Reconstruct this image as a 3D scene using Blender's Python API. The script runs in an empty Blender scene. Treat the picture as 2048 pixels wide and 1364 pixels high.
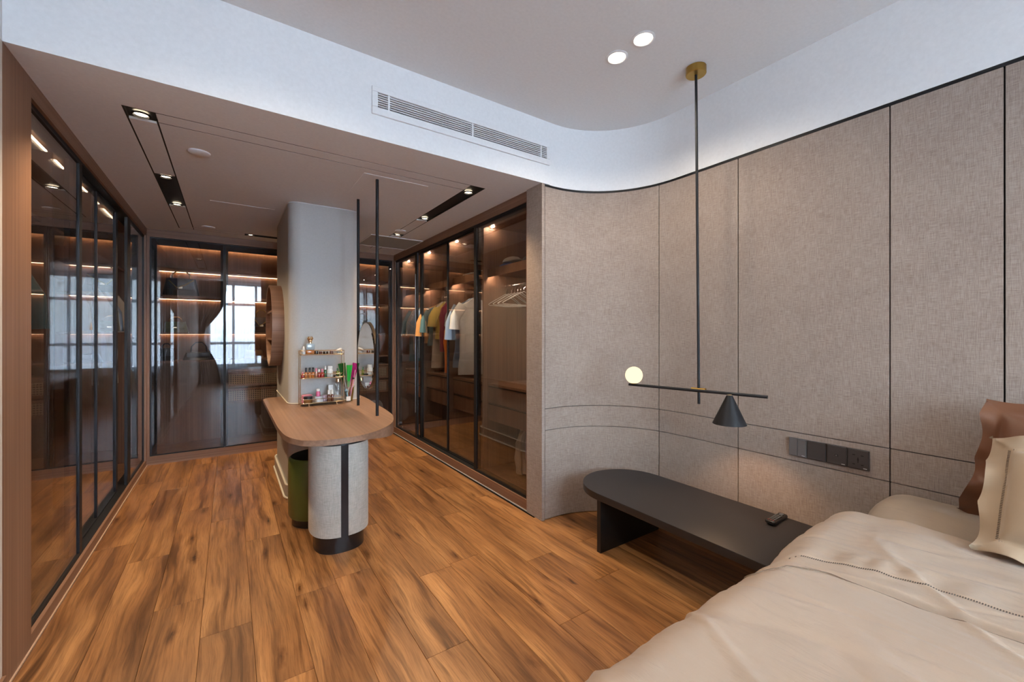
import bpy, bmesh, math, random
from mathutils import Vector, Matrix, noise
random.seed(7)
C = bpy.context.scene.collection
S = bpy.context.scene
PI = math.pi
# ------------------------------------------------------------------ camera
cam_d = bpy.data.cameras.new('camera'); cam = bpy.data.objects.new('camera', cam_d); C.objects.link(cam)
cam.location = (0, 0, 1.35); cam.rotation_euler = (PI/2, 0, -math.radians(34.2385))
cam_d.sensor_width = 36; cam_d.lens = 831.05/2048*36; cam_d.shift_y = -11.65/2048
cam_d.clip_start = .02; cam_d.clip_end = 200
S.camera = cam
# ------------------------------------------------------------------ world, daylight, exposure
S.view_settings.view_transform = 'Standard'; S.view_settings.look = 'None'
S.view_settings.gamma = 1; S.view_settings.use_curve_mapping = False
S.view_settings.exposure = 0.65
cy = S.cycles
cy.max_bounces = 14; cy.diffuse_bounces = 6; cy.glossy_bounces = 8; cy.transmission_bounces = 6; cy.transparent_max_bounces = 40
cy.caustics_reflective = False; cy.caustics_refractive = False; cy.sample_clamp_indirect = 6; cy.blur_glossy = .5
cy.use_denoising = True
W = bpy.data.worlds.new('daylight'); S.world = W; W.use_nodes = True
wn = W.node_tree; wn.nodes.clear()
wo = wn.nodes.new('ShaderNodeOutputWorld'); wb = wn.nodes.new('ShaderNodeBackground')
wt = wn.nodes.new('ShaderNodeTexCoord'); ws = wn.nodes.new('ShaderNodeSeparateXYZ'); wr = wn.nodes.new('ShaderNodeValToRGB')
wn.links.new(wt.outputs['Generated'], ws.inputs[0]); 
wm = wn.nodes.new('ShaderNodeMapRange'); wm.inputs[1].default_value = -1; wm.inputs[2].default_value = 1
wn.links.new(ws.outputs['Z'], wm.inputs[0]); wn.links.new(wm.outputs[0], wr.inputs[0]); wn.links.new(wr.outputs[0], wb.inputs[0])
wr.color_ramp.elements[0].position = 0; wr.color_ramp.elements[0].color = (.30, .33, .36, 1)
wr.color_ramp.elements[1].position = 1; wr.color_ramp.elements[1].color = (.42, .66, 1, 1)
e = wr.color_ramp.elements.new(.49); e.color = (.38, .47, .60, 1)
e = wr.color_ramp.elements.new(.52); e.color = (.68, .85, 1, 1)
wb.inputs[1].default_value = 24.0
wn.links.new(wb.outputs[0], wo.inputs[0])
def portal(x0, x1, z0, z1, y):
    d = bpy.data.lights.new('window_portal', 'AREA'); d.shape = 'RECTANGLE'; d.size = x1-x0; d.size_y = z1-z0
    d.cycles.is_portal = True
    o = bpy.data.objects.new('window_portal', d); C.objects.link(o)
    o.location = ((x0+x1)/2, y, (z0+z1)/2); o.rotation_euler = (PI/2, 0, PI)   # -Z local -> +Y
    o.rotation_euler = (-PI/2, 0, 0)
    o.rotation_euler = (PI/2, 0, PI); return o

# dimensions taken from the picture
XL, XR, YB, YF, ZS, ZC, XW, YBK = -.705, 1.885, 5.676, 2.368, 2.455, 2.9125, 2.587, -3.0
WX0, WX1, WZ0, WZ1 = -.50, 2.35, .47, 2.84
portal(WX0, WX1, WZ0, WZ1, YBK-.22)

# ------------------------------------------------------------------ materials
def nt(name):
    m = bpy.data.materials.new(name); m.use_nodes = True; t = m.node_tree
    return m, t, t.nodes['Principled BSDF']
def link(t, a, b): t.links.new(a, b)
def N(t, k, **kw):
    n = t.nodes.new(k)
    for a, b in kw.items(): setattr(n, a, b)
    return n
def plain(name, col, rough=.5, metal=0, bump=0, bscale=200, spec=.5, coat=0, sheen=0):
    m, t, p = nt(name)
    p.inputs['Base Color'].default_value = (*col, 1); p.inputs['Roughness'].default_value = rough
    p.inputs['Metallic'].default_value = metal; p.inputs['Specular IOR Level'].default_value = spec
    p.inputs['Coat Weight'].default_value = coat; p.inputs['Sheen Weight'].default_value = sheen
    n = N(t, 'ShaderNodeTexNoise'); n.inputs['Scale'].default_value = bscale
    tc = N(t, 'ShaderNodeTexCoord'); link(t, tc.outputs['Object'], n.inputs['Vector'])
    mx = N(t, 'ShaderNodeMix', data_type='RGBA', blend_type='MULTIPLY'); mx.inputs[0].default_value = .12
    mx.inputs[6].default_value = (*col, 1); link(t, n.outputs['Fac'], mx.inputs[7]); link(t, mx.outputs[2], p.inputs['Base Color'])
    if bump:
        b = N(t, 'ShaderNodeBump'); b.inputs['Strength'].default_value = bump; b.inputs['Distance'].default_value = .002
        link(t, n.outputs['Fac'], b.inputs['Height']); link(t, b.outputs[0], p.inputs['Normal'])
    return m
def emis(name, col, s):
    m = bpy.data.materials.new(name); m.use_nodes = True; t = m.node_tree; t.nodes.clear()
    e = N(t, 'ShaderNodeEmission'); e.inputs[0].default_value = (*col, 1); e.inputs[1].default_value = s
    o = N(t, 'ShaderNodeOutputMaterial'); link(t, e.outputs[0], o.inputs[0]); return m
def ramp(t, stops):
    r = N(t, 'ShaderNodeValToRGB'); els = r.color_ramp.elements
    els[0].position, els[0].color = stops[0][0], (*stops[0][1], 1)
    els[1].position, els[1].color = stops[-1][0], (*stops[-1][1], 1)
    for p, c in stops[1:-1]:
        e = els.new(p); e.color = (*c, 1)
    return r
def wood(name, c0, c1, c2, axis='Z', rough=.45, world=True, fine=90):
    """fine straight-grained veneer, grain along axis"""
    m, t, p = nt(name)
    tc = N(t, 'ShaderNodeTexCoord'); mp = N(t, 'ShaderNodeMapping'); 
    g = N(t, 'ShaderNodeNewGeometry')
    link(t, g.outputs['Position'], mp.inputs[0])
    sc = {'X': (.6, fine, fine), 'Y': (fine, .6, fine), 'Z': (fine, fine, .6)}[axis]
    mp.inputs['Scale'].default_value = sc
    n = N(t, 'ShaderNodeTexNoise'); n.inputs['Scale'].default_value = 1; n.inputs['Detail'].default_value = 4; n.inputs['Roughness'].default_value = .6
    link(t, mp.outputs[0], n.inputs['Vector'])
    mp2 = N(t, 'ShaderNodeMapping'); link(t, g.outputs['Position'], mp2.inputs[0])
    mp2.inputs['Scale'].default_value = tuple(q*.12 if q > 1 else q*.5 for q in sc)
    n2 = N(t, 'ShaderNodeTexNoise'); n2.inputs['Scale'].default_value = 1; n2.inputs['Detail'].default_value = 2; link(t, mp2.outputs[0], n2.inputs['Vector'])
    ad = N(t, 'ShaderNodeMath', operation='MULTIPLY_ADD'); ad.inputs[1].default_value = .6; link(t, n.outputs['Fac'], ad.inputs[0])
    m4 = N(t, 'ShaderNodeMath', operation='MULTIPLY'); m4.inputs[1].default_value = .4; link(t, n2.outputs['Fac'], m4.inputs[0]); link(t, m4.outputs[0], ad.inputs[2])
    r = ramp(t, [(.3, c0), (.5, c1), (.7, c2)]); link(t, ad.outputs[0], r.inputs[0]); link(t, r.outputs[0], p.inputs['Base Color'])
    p.inputs['Roughness'].default_value = rough; p.inputs['Specular IOR Level'].default_value = .35
    b = N(t, 'ShaderNodeBump'); b.inputs['Strength'].default_value = .15; b.inputs['Distance'].default_value = .001
    link(t, n.outputs['Fac'], b.inputs['Height']); link(t, b.outputs[0], p.inputs['Normal'])
    return m
def linen(name, c0, c1, scale=1.0):
    m, t, p = nt(name)
    g = N(t, 'ShaderNodeTexCoord'); out = []
    for sc in ((420, 420, 22), (26, 26, 420)):
        mp = N(t, 'ShaderNodeMapping'); mp.inputs['Scale'].default_value = tuple(q*scale for q in sc); link(t, g.outputs['Object'], mp.inputs[0])
        n = N(t, 'ShaderNodeTexNoise'); n.inputs['Scale'].default_value = 1; n.inputs['Detail'].default_value = 3; n.inputs['Roughness'].default_value = .65
        link(t, mp.outputs[0], n.inputs['Vector']); out.append(n.outputs['Fac'])
    big = N(t, 'ShaderNodeTexNoise'); big.inputs['Scale'].default_value = 5; link(t, g.outputs['Object'], big.inputs['Vector'])
    a = N(t, 'ShaderNodeMath', operation='ADD'); link(t, out[0], a.inputs[0]); link(t, out[1], a.inputs[1])
    h = N(t, 'ShaderNodeMath', operation='MULTIPLY_ADD'); h.inputs[1].default_value = .45; link(t, a.outputs[0], h.inputs[0])
    b2 = N(t, 'ShaderNodeMath', operation='MULTIPLY'); b2.inputs[1].default_value = .10; link(t, big.outputs['Fac'], b2.inputs[0]); link(t, b2.outputs[0], h.inputs[2])
    r = ramp(t, [(.36, c0), (.62, c1)]); link(t, h.outputs[0], r.inputs[0]); link(t, r.outputs[0], p.inputs['Base Color'])
    p.inputs['Roughness'].default_value = .92; p.inputs['Specular IOR Level'].default_value = .15; p.inputs['Sheen Weight'].default_value = .15
    b = N(t, 'ShaderNodeBump'); b.inputs['Strength'].default_value = .35; b.inputs['Distance'].default_value = .001
    link(t, a.outputs[0], b.inputs['Height']); link(t, b.outputs[0], p.inputs['Normal'])
    return m
def glass(name, tint, r0=.045, rough=0.0, ex=5):
    """thin architectural pane: schlick reflection over tinted see-through"""
    m = bpy.data.materials.new(name); m.use_nodes = True; t = m.node_tree; t.nodes.clear()
    g = N(t, 'ShaderNodeNewGeometry'); d = N(t, 'ShaderNodeVectorMath', operation='DOT_PRODUCT')
    link(t, g.outputs['Normal'], d.inputs[0]); link(t, g.outputs['Incoming'], d.inputs[1])
    a = N(t, 'ShaderNodeMath', operation='ABSOLUTE'); link(t, d.outputs['Value'], a.inputs[0])
    s = N(t, 'ShaderNodeMath', operation='SUBTRACT'); s.inputs[0].default_value = 1; link(t, a.outputs[0], s.inputs[1])
    pw = N(t, 'ShaderNodeMath', operation='POWER'); link(t, s.outputs[0], pw.inputs[0]); pw.inputs[1].default_value = ex
    ma = N(t, 'ShaderNodeMath', operation='MULTIPLY_ADD'); link(t, pw.outputs[0], ma.inputs[0]); ma.inputs[1].default_value = 1-r0; ma.inputs[2].default_value = r0
    tr = N(t, 'ShaderNodeBsdfTransparent'); tr.inputs[0].default_value = (*tint, 1)
    gl = N(t, 'ShaderNodeBsdfGlossy'); gl.inputs['Roughness'].default_value = rough; gl.inputs['Color'].default_value = (1, 1, 1, 1)
    mx = N(t, 'ShaderNodeMixShader'); link(t, ma.outputs[0], mx.inputs[0]); link(t, tr.outputs[0], mx.inputs[1]); link(t, gl.outputs[0], mx.inputs[2])
    o = N(t, 'ShaderNodeOutputMaterial'); link(t, mx.outputs[0], o.inputs[0]); return m
def oak_floor():
    m, t, p = nt('oak_plank')
    tc = N(t, 'ShaderNodeTexCoord'); oi = N(t, 'ShaderNodeObjectInfo')
    cb = N(t, 'ShaderNodeCombineXYZ')
    for k, f in enumerate((37.0, 91.0, 53.0)):
        mu = N(t, 'ShaderNodeMath', operation='MULTIPLY'); mu.inputs[1].default_value = f; link(t, oi.outputs['Random'], mu.inputs[0]); link(t, mu.outputs[0], cb.inputs[k])
    v = N(t, 'ShaderNodeVectorMath', operation='ADD'); link(t, tc.outputs['Object'], v.inputs[0]); link(t, cb.outputs[0], v.inputs[1])
    # domain warp
    wmp = N(t, 'ShaderNodeMapping'); wmp.inputs['Scale'].default_value = (5, 1.6, 1); link(t, v.outputs[0], wmp.inputs[0])
    wn_ = N(t, 'ShaderNodeTexNoise'); wn_.inputs['Scale'].default_value = 1; wn_.inputs['Detail'].default_value = 2; link(t, wmp.outputs[0], wn_.inputs['Vector'])
    ws_ = N(t, 'ShaderNodeVectorMath', operation='SCALE'); ws_.inputs['Scale'].default_value = .075; link(t, wn_.outputs['Color'], ws_.inputs[0])
    w = N(t, 'ShaderNodeVectorMath', operation='ADD'); link(t, v.outputs[0], w.inputs[0]); link(t, ws_.outputs[0], w.inputs[1])
    def nz(scale, detail=3, rough=.55, src=w):
        mp = N(t, 'ShaderNodeMapping'); mp.inputs['Scale'].default_value = scale; link(t, src.outputs[0], mp.inputs[0])
        n = N(t, 'ShaderNodeTexNoise'); n.inputs['Scale'].default_value = 1; n.inputs['Detail'].default_value = detail; n.inputs['Roughness'].default_value = rough
        link(t, mp.outputs[0], n.inputs['Vector']); return n.outputs['Fac']
    big = nz((7, 1.1, 1), 3); grain = nz((150, 5, 1), 4, .7); mid = nz((34, 1.6, 1), 3, .6); streak = nz((11, .9, 1), 4, .6)
    r1 = ramp(t, [(.28, (.185, .080, .030)), (.5, (.33, .150, .054)), (.72, (.49, .245, .095))]); link(t, big, r1.inputs[0])
    r2 = ramp(t, [(.36, (.52, .48, .44)), (.5, (1, 1, 1)), (.7, (1.12, 1.12, 1.1))]); link(t, mid, r2.inputs[0])
    r3 = ramp(t, [(.36, (.55, .50, .45)), (.55, (1, 1, 1))]); link(t, grain, r3.inputs[0])
    r4 = ramp(t, [(.57, (1, 1, 1)), (.63, (.66, .60, .52)), (.70, (.30, .25, .2))]); link(t, streak, r4.inputs[0])
    # knots
    kmp = N(t, 'ShaderNodeMapping'); kmp.inputs['Scale'].default_value = (6.5, 1.7, .001); link(t, w.outputs[0], kmp.inputs[0])
    vo = N(t, 'ShaderNodeTexVoronoi', voronoi_dimensions='2D'); vo.inputs['Scale'].default_value = 1; link(t, kmp.outputs[0], vo.inputs['Vector'])
    nk = nz((60, 22, 1), 3, .6); sc_ = N(t, 'ShaderNodeSeparateColor'); link(t, vo.outputs['Color'], sc_.inputs[0])
    gt = N(t, 'ShaderNodeMapRange'); gt.inputs[1].default_value = .30; gt.inputs[2].default_value = .75; gt.inputs[3].default_value = 0; gt.inputs[4].default_value = .4; link(t, sc_.outputs[0], gt.inputs[0])
    kb = N(t, 'ShaderNodeMath', operation='MULTIPLY_ADD'); link(t, nk, kb.inputs[0]); kb.inputs[1].default_value = .16; link(t, vo.outputs['Distance'], kb.inputs[2])
    ka = N(t, 'ShaderNodeMath', operation='ADD'); link(t, kb.outputs[0], ka.inputs[0]); link(t, gt.outputs[0], ka.inputs[1])
    r5 = ramp(t, [(.09, (.10, .07, .055)), (.125, (.42, .34, .27)), (.25, (1, 1, 1))]); link(t, ka.outputs[0], r5.inputs[0])
    oc = ramp(t, [(0, (.86, .85, .85)), (1, (1.12, 1.1, 1.06))]); link(t, oi.outputs['Random'], oc.inputs[0])
    cur = r1.outputs[0]
    for r, f in ((r2, .8), (r3, .75), (r4, .85), (r5, .9), (oc, 1)):
        mx = N(t, 'ShaderNodeMix', data_type='RGBA', blend_type='MULTIPLY'); mx.inputs[0].default_value = f
        link(t, cur, mx.inputs[6]); link(t, r.outputs[0], mx.inputs[7]); cur = mx.outputs[2]
    link(t, cur, p.inputs['Base Color'])
    p.inputs['Roughness'].default_value = .34; p.inputs['Specular IOR Level'].default_value = .45
    b = N(t, 'ShaderNodeBump'); b.inputs['Strength'].default_value = .25; b.inputs['Distance'].default_value = .001
    link(t, grain, b.inputs['Height']); link(t, b.outputs[0], p.inputs['Normal'])
    return m
def cloth(name, col, rough=.9, bump=.2, sheen=.2, var=.85, scale=900):
    m, t, p = nt(name)
    tc = N(t, 'ShaderNodeTexCoord'); n = N(t, 'ShaderNodeTexNoise'); n.inputs['Scale'].default_value = scale; link(t, tc.outputs['Object'], n.inputs['Vector'])
    n2 = N(t, 'ShaderNodeTexNoise'); n2.inputs['Scale'].default_value = 6; n2.inputs['Detail'].default_value = 4; link(t, tc.outputs['Object'], n2.inputs['Vector'])
    r = ramp(t, [(.3, tuple(c*var for c in col)), (.7, col)]); link(t, n2.outputs['Fac'], r.inputs[0]); link(t, r.outputs[0], p.inputs['Base Color'])
    p.inputs['Roughness'].default_value = rough; p.inputs['Sheen Weight'].default_value = sheen; p.inputs['Specular IOR Level'].default_value = .25
    b = N(t, 'ShaderNodeBump'); b.inputs['Strength'].default_value = bump; b.inputs['Distance'].default_value = .001
    link(t, n.outputs['Fac'], b.inputs['Height']); link(t, b.outputs[0], p.inputs['Normal']); return m
def crease(m):
    t = m.node_tree; p = t.nodes['Principled BSDF']; old = p.inputs['Normal'].links[0].from_node
    tc = N(t, 'ShaderNodeTexCoord'); mp = N(t, 'ShaderNodeMapping'); mp.inputs['Scale'].default_value = (9, 3.2, 4); mp.inputs['Rotation'].default_value = (0, 0, .5); link(t, tc.outputs['Object'], mp.inputs[0])
    n = N(t, 'ShaderNodeTexNoise'); n.inputs['Scale'].default_value = 1; n.inputs['Detail'].default_value = 5; n.inputs['Roughness'].default_value = .6; n.inputs['Distortion'].default_value = 1.2; link(t, mp.outputs[0], n.inputs['Vector'])
    b = N(t, 'ShaderNodeBump'); b.inputs['Strength'].default_value = .55; b.inputs['Distance'].default_value = .012; link(t, n.outputs['Fac'], b.inputs['Height']); link(t, old.outputs[0], b.inputs['Normal']); link(t, b.outputs[0], p.inputs['Normal'])
def sheer_mat():
    m = bpy.data.materials.new('sheer_voile'); m.use_nodes = True; t = m.node_tree; t.nodes.clear()
    tr = N(t, 'ShaderNodeBsdfTransparent'); tr.inputs[0].default_value = (1, 1, 1, 1)
    tl = N(t, 'ShaderNodeBsdfTranslucent'); tl.inputs[0].default_value = (.75, .77, .8, 1)
    df = N(t, 'ShaderNodeBsdfDiffuse'); df.inputs[0].default_value = (.7, .7, .7, 1)
    a = N(t, 'ShaderNodeMixShader'); a.inputs[0].default_value = .45; link(t, tl.outputs[0], a.inputs[1]); link(t, df.outputs[0], a.inputs[2])
    b = N(t, 'ShaderNodeMixShader'); b.inputs[0].default_value = .42; link(t, tr.outputs[0], b.inputs[1]); link(t, a.outputs[0], b.inputs[2])
    o = N(t, 'ShaderNodeOutputMaterial'); link(t, b.outputs[0], o.inputs[0]); return m
def cane_mat():
    m, t, p = nt('woven_cane')
    g = N(t, 'ShaderNodeTexCoord'); outs = []
    for ax in ('X', 'Z'):
        w = N(t, 'ShaderNodeTexWave', wave_type='BANDS', bands_direction=ax); w.inputs['Scale'].default_value = 14; link(t, g.outputs['Object'], w.inputs['Vector']); outs.append(w.outputs['Fac'])
    mu = N(t, 'ShaderNodeMath', operation='MAXIMUM'); link(t, outs[0], mu.inputs[0]); link(t, outs[1], mu.inputs[1])
    r = ramp(t, [(.45, (.02, .012, .008)), (.75, (.45, .32, .2))]); link(t, mu.outputs[0], r.inputs[0]); link(t, r.outputs[0], p.inputs['Base Color'])
    p.inputs['Roughness'].default_value = .7; return m

M = dict(
 white=plain('white_paint', (.78, .785, .79), .85, bump=.05, bscale=60, spec=.2),
 cream=plain('warm_paint', (.62, .55, .50), .85, spec=.2),
 oak=oak_floor(), sub=plain('subfloor', (.03, .02, .015), .9),
 linen=linen('linen_wall', (.21, .158, .130), (.385, .312, .268)),
 linen2=linen('linen_drum', (.33, .305, .265), (.56, .52, .46)),
 walnut=wood('walnut_upright', (.145, .073, .043), (.225, .119, .073), (.31, .175, .112)),
 walnutY=wood('walnut_along_y', (.145, .073, .043), (.225, .119, .073), (.30, .168, .106), 'Y'),
 walnutX=wood('walnut_along_x', (.145, .073, .043), (.225, .119, .073), (.30, .168, .106), 'X'),
 walnutin=wood('walnut_interior', (.15, .078, .047), (.25, .135, .083), (.35, .195, .12)),
 desk=wood('walnut_desk', (.155, .086, .054), (.225, .130, .085), (.30, .182, .120), 'Y', .38, fine=60),
 column=plain('grey_stucco', (.46, .44, .42), .55, bump=.1, bscale=90),
 colside=plain('grey_stucco_side', (.46, .44, .42), .55),
 black=plain('black_metal', (.010, .010, .012), .5, spec=.3),
 blackg=plain('black_lacquer', (.014, .014, .016), .22, spec=.6),
 bench=plain('black_oak_top', (.022, .020, .020), .38, bump=.1, bscale=300, spec=.5),
 benchleg=plain('black_board', (.010, .009, .009), .5),
 gap=plain('shadow_gap', (.01, .009, .008), .8),
 steel=plain('grey_metal', (.22, .24, .27), .35, metal=.8),
 glass=glass('smoked_glass', (.80, .785, .78), .052, ex=3.6),
 clear=glass('clear_glass', (.93, .95, .95), .05),
 wglass=glass('window_glass', (.97, .98, .98), .04),
 brass=plain('brushed_brass', (.48, .30, .075), .28, metal=1),
 gold=plain('pale_gold', (.88, .70, .48), .25, metal=1),
 mirror=plain('mirror_silver', (.88, .9, .9), .01, metal=1),
 bronze=plain('bronze_frame', (.10, .075, .055), .3, metal=.9),
 green=plain('green_leather', (.085, .095, .018), .33, bump=.15, bscale=160, spec=.6),
 dark=plain('dark_inside', (.015, .015, .012), .7),
 chrome=plain('satin_trim', (.75, .72, .68), .2, metal=1),
 led=emis('led_warm', (1, .66, .38), 8), ledspot=emis('led_spot', (1, .82, .62), 260), ledw=emis('led_bar', (1, .78, .52), 9),
 globe=emis('opal_globe', (1, .82, .50), .95), lampface=emis('lamp_face', (1, .88, .70), 4), spotface=emis('spot_face', (1, .80, .55), 12),
 bulb=emis('cone_bulb', (1, .72, .42), 20),
 duvet=cloth('duvet_cotton', (.74, .58, .435), .7, .15, .3, .95), sheet=cloth('sheet_cotton', (.60, .465, .34), .75, .15, .3, .9),
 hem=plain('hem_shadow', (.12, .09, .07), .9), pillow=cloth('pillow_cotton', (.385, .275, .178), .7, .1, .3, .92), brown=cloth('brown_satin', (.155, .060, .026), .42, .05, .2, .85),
 socket=plain('gunmetal_plate', (.075, .068, .066), .35, metal=.5, spec=.5), socklight=plain('gunmetal_light', (.17, .165, .165), .4, metal=.4), hole=plain('socket_hole', (.004, .004, .004), .6),
 sheer=sheer_mat(), frame=plain('window_frame_grey', (.06, .065, .07), .5), cane=cane_mat(),
 bead=plain('pale_bead', (.86, .80, .70), .35), drape=cloth('grey_drape', (.28, .25, .23)),
)
crease(M['duvet']); crease(M['sheet'])
def cl(name, c, **k):
    if name not in M: M[name] = cloth(name, c, **k)
    return M[name]
def pl(name, c, *a, **k):
    if name not in M: M[name] = plain(name, c, *a, **k)
    return M[name]

# ------------------------------------------------------------------ mesh helpers (all in world coordinates)
WL = {}
def bm_(): return bmesh.new()
def box(bm, x0, x1, y0, y1, z0, z1, bev=0, seg=2):
    r = bmesh.ops.create_cube(bm, size=1); vs = r['verts']
    for v in vs: v.co = Vector(((x0+x1)/2+v.co.x*(x1-x0), (y0+y1)/2+v.co.y*(y1-y0), (z0+z1)/2+v.co.z*(z1-z0)))
    if bev:
        es = list({e for v in vs for e in v.link_edges})
        bmesh.ops.bevel(bm, geom=es, offset=bev, segments=seg, affect='EDGES', profile=.5)
    return bm
def B(*a, **k): return box(bm_(), *a, **k)
def prism(bm, pts, z0, z1, bev=0, seg=2):
    lo = [bm.verts.new((x, y, z0)) for x, y in pts]; hi = [bm.verts.new((x, y, z1)) for x, y in pts]; n = len(pts)
    f1 = bm.faces.new(hi); f2 = bm.faces.new(lo[::-1])
    for i in range(n): bm.faces.new((lo[i], lo[(i+1) % n], hi[(i+1) % n], hi[i]))
    if bev:
        es = list(set(f1.edges) | set(f2.edges))
        bmesh.ops.bevel(bm, geom=es, offset=bev, segments=seg, affect='EDGES', profile=.5)
    bmesh.ops.recalc_face_normals(bm, faces=bm.faces)
    return bm
def lathe(bm, prof, c, seg=24, axis='Z', cap=True):
    rings = []
    for r, h in prof:
        ring = []
        for k in range(seg):
            a = 2*PI*k/seg; x, y = r*math.cos(a), r*math.sin(a)
            q = {'Z': (x, y, h), 'X': (h, x, y), 'Y': (y, h, x)}[axis]
            ring.append(bm.verts.new((c[0]+q[0], c[1]+q[1], c[2]+q[2])))
        rings.append(ring)
    for a, b in zip(rings, rings[1:]):
        for k in range(seg): bm.faces.new((a[k], a[(k+1) % seg], b[(k+1) % seg], b[k]))
    if cap:
        if prof[0][0] > 1e-5: bm.faces.new(rings[0][::-1])
        if prof[-1][0] > 1e-5: bm.faces.new(rings[-1])
    bmesh.ops.remove_doubles(bm, verts=[v for r in rings for v in r], dist=1e-6)
    bmesh.ops.recalc_face_normals(bm, faces=bm.faces)
    return bm
def L(prof, c, seg=24, axis='Z', cap=True): return lathe(bm_(), prof, c, seg, axis, cap)
def tube(bm, pts, r, seg=8, closed=False):
    pts = [Vector(p) for p in pts]; n = len(pts); rings = []
    up = Vector((0, 0, 1)); prevn = None
    for i, p in enumerate(pts):
        if closed: d = (pts[(i+1) % n]-pts[i-1])
        else: d = pts[min(i+1, n-1)]-pts[max(i-1, 0)]
        d.normalize()
        if prevn is None:
            a = up if abs(d.z) < .9 else Vector((1, 0, 0)); nn = d.cross(a).normalized()
        else: nn = (prevn - d*prevn.dot(d)).normalized()
        prevn = nn; bb = d.cross(nn); rr = r[i] if isinstance(r, (list, tuple)) else r
        rings.append([bm.verts.new(p+nn*math.cos(2*PI*k/seg)*rr+bb*math.sin(2*PI*k/seg)*rr) for k in range(seg)])
    m = n if closed else n-1
    for i in range(m):
        a, b = rings[i], rings[(i+1) % n]
        for k in range(seg): bm.faces.new((a[k], a[(k+1) % seg], b[(k+1) % seg], b[k]))
    if not closed: bm.faces.new(rings[0][::-1]); bm.faces.new(rings[-1])
    bmesh.ops.recalc_face_normals(bm, faces=bm.faces)
    return bm
def T(pts, r, seg=8, closed=False): return tube(bm_(), pts, r, seg, closed)
def arc(cx, cy, r, a0, a1, n): return [(cx+r*math.cos(math.radians(a0+(a1-a0)*i/n)), cy+r*math.sin(math.radians(a0+(a1-a0)*i/n))) for i in range(n+1)]
def rrect(x0, x1, y0, y1, r, n=6):
    return arc(x1-r, y1-r, r, 0, 90, n)+arc(x0+r, y1-r, r, 90, 180, n)+arc(x0+r, y0+r, r, 180, 270, n)+arc(x1-r, y0+r, r, 270, 360, n)
def grid(bm, f, nu, nv, closed_u=False):
    vs = [[bm.verts.new(f(i/nu, j/nv)) for j in range(nv+1)] for i in range(nu + (0 if closed_u else 1))]
    n = nu
    for i in range(n):
        a = vs[i]; b = vs[(i+1) % len(vs)]
        for j in range(nv): bm.faces.new((a[j], b[j], b[j+1], a[j+1]))
    return bm
def put(name, bm, mat, parent=None, loc=None, smooth=False, angle=35, kind=None, label=None):
    me = bpy.data.meshes.new(name)
    if loc is None:
        if parent is not None and name != 'plank': loc = WL[parent.name]
        else:
            xs = [v.co for v in bm.verts]; lo = [min(c[k] for c in xs) for k in range(3)]; hi = [max(c[k] for c in xs) for k in range(3)]
            loc = Vector(((lo[0]+hi[0])/2, (lo[1]+hi[1])/2, lo[2]))
    loc = Vector(loc); bmesh.ops.translate(bm, verts=bm.verts, vec=-loc)
    bm.to_mesh(me); bm.free(); me.materials.append(M[mat] if isinstance(mat, str) else mat)
    if smooth:
        me.shade_smooth(); me.set_sharp_from_angle(angle=math.radians(angle))
    o = bpy.data.objects.new(name, me); C.objects.link(o); WL[o.name] = loc
    if parent is not None: o.parent = parent; o.location = loc-WL[parent.name]
    else: o.location = loc
    if kind: o['kind'] = kind
    if label: o['label'] = label
    return o
def tag(o, label, cat, group=None):
    o['label'] = label; o['category'] = cat
    if group: o['group'] = group
    return o
def thing(name, label, cat, loc, group=None):
    o = bpy.data.objects.new(name, None); o.empty_display_size = .05; C.objects.link(o); o.location = loc; WL[o.name] = Vector(loc)
    return tag(o, label, cat, group)
def struct(name, bm, mat, parent=None, **k):
    o = put(name, bm, mat, parent, **k)
    if parent is None: o['kind'] = 'structure'
    return o
def copy_tree(o, parent=None):
    c = o.copy(); C.objects.link(c); WL[c.name] = WL[o.name].copy(); c.parent = parent
    for ch in list(o.children): copy_tree(ch, c)
    return c

# ------------------------------------------------------------------ floor
fl = struct('floor', B(-1.45, 2.7, -3.1, 6.4, -.05, -.012), 'sub')
PW = .197
random.seed(3)
col = 0; x = -.699
while x < XW+.15:
    x1 = x+PW; y = -3.05 - random.random()*1.0
    joints = {2: 2.66, 3: 2.31}
    if col in joints: y = joints[col]-1.38*5
    while y < YB+.05:
        y1 = y+1.38; a, b = max(y, -3.05), min(y1, YB+.05)
        if b-a > .05 and not (x > 1.95 and a > 2.5):
            b2 = min(b, 2.45) if x+PW/2 > XR+.02 else b
            if b2-a > .03:
                put('plank', box(bm_(), x+.0006, min(x1-.0006, XW+.1), a+.0006, b2-.0006, -.012, 0, .0009, 1), 'oak', fl)
        y = y1
    x = x1; col += 1

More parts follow.
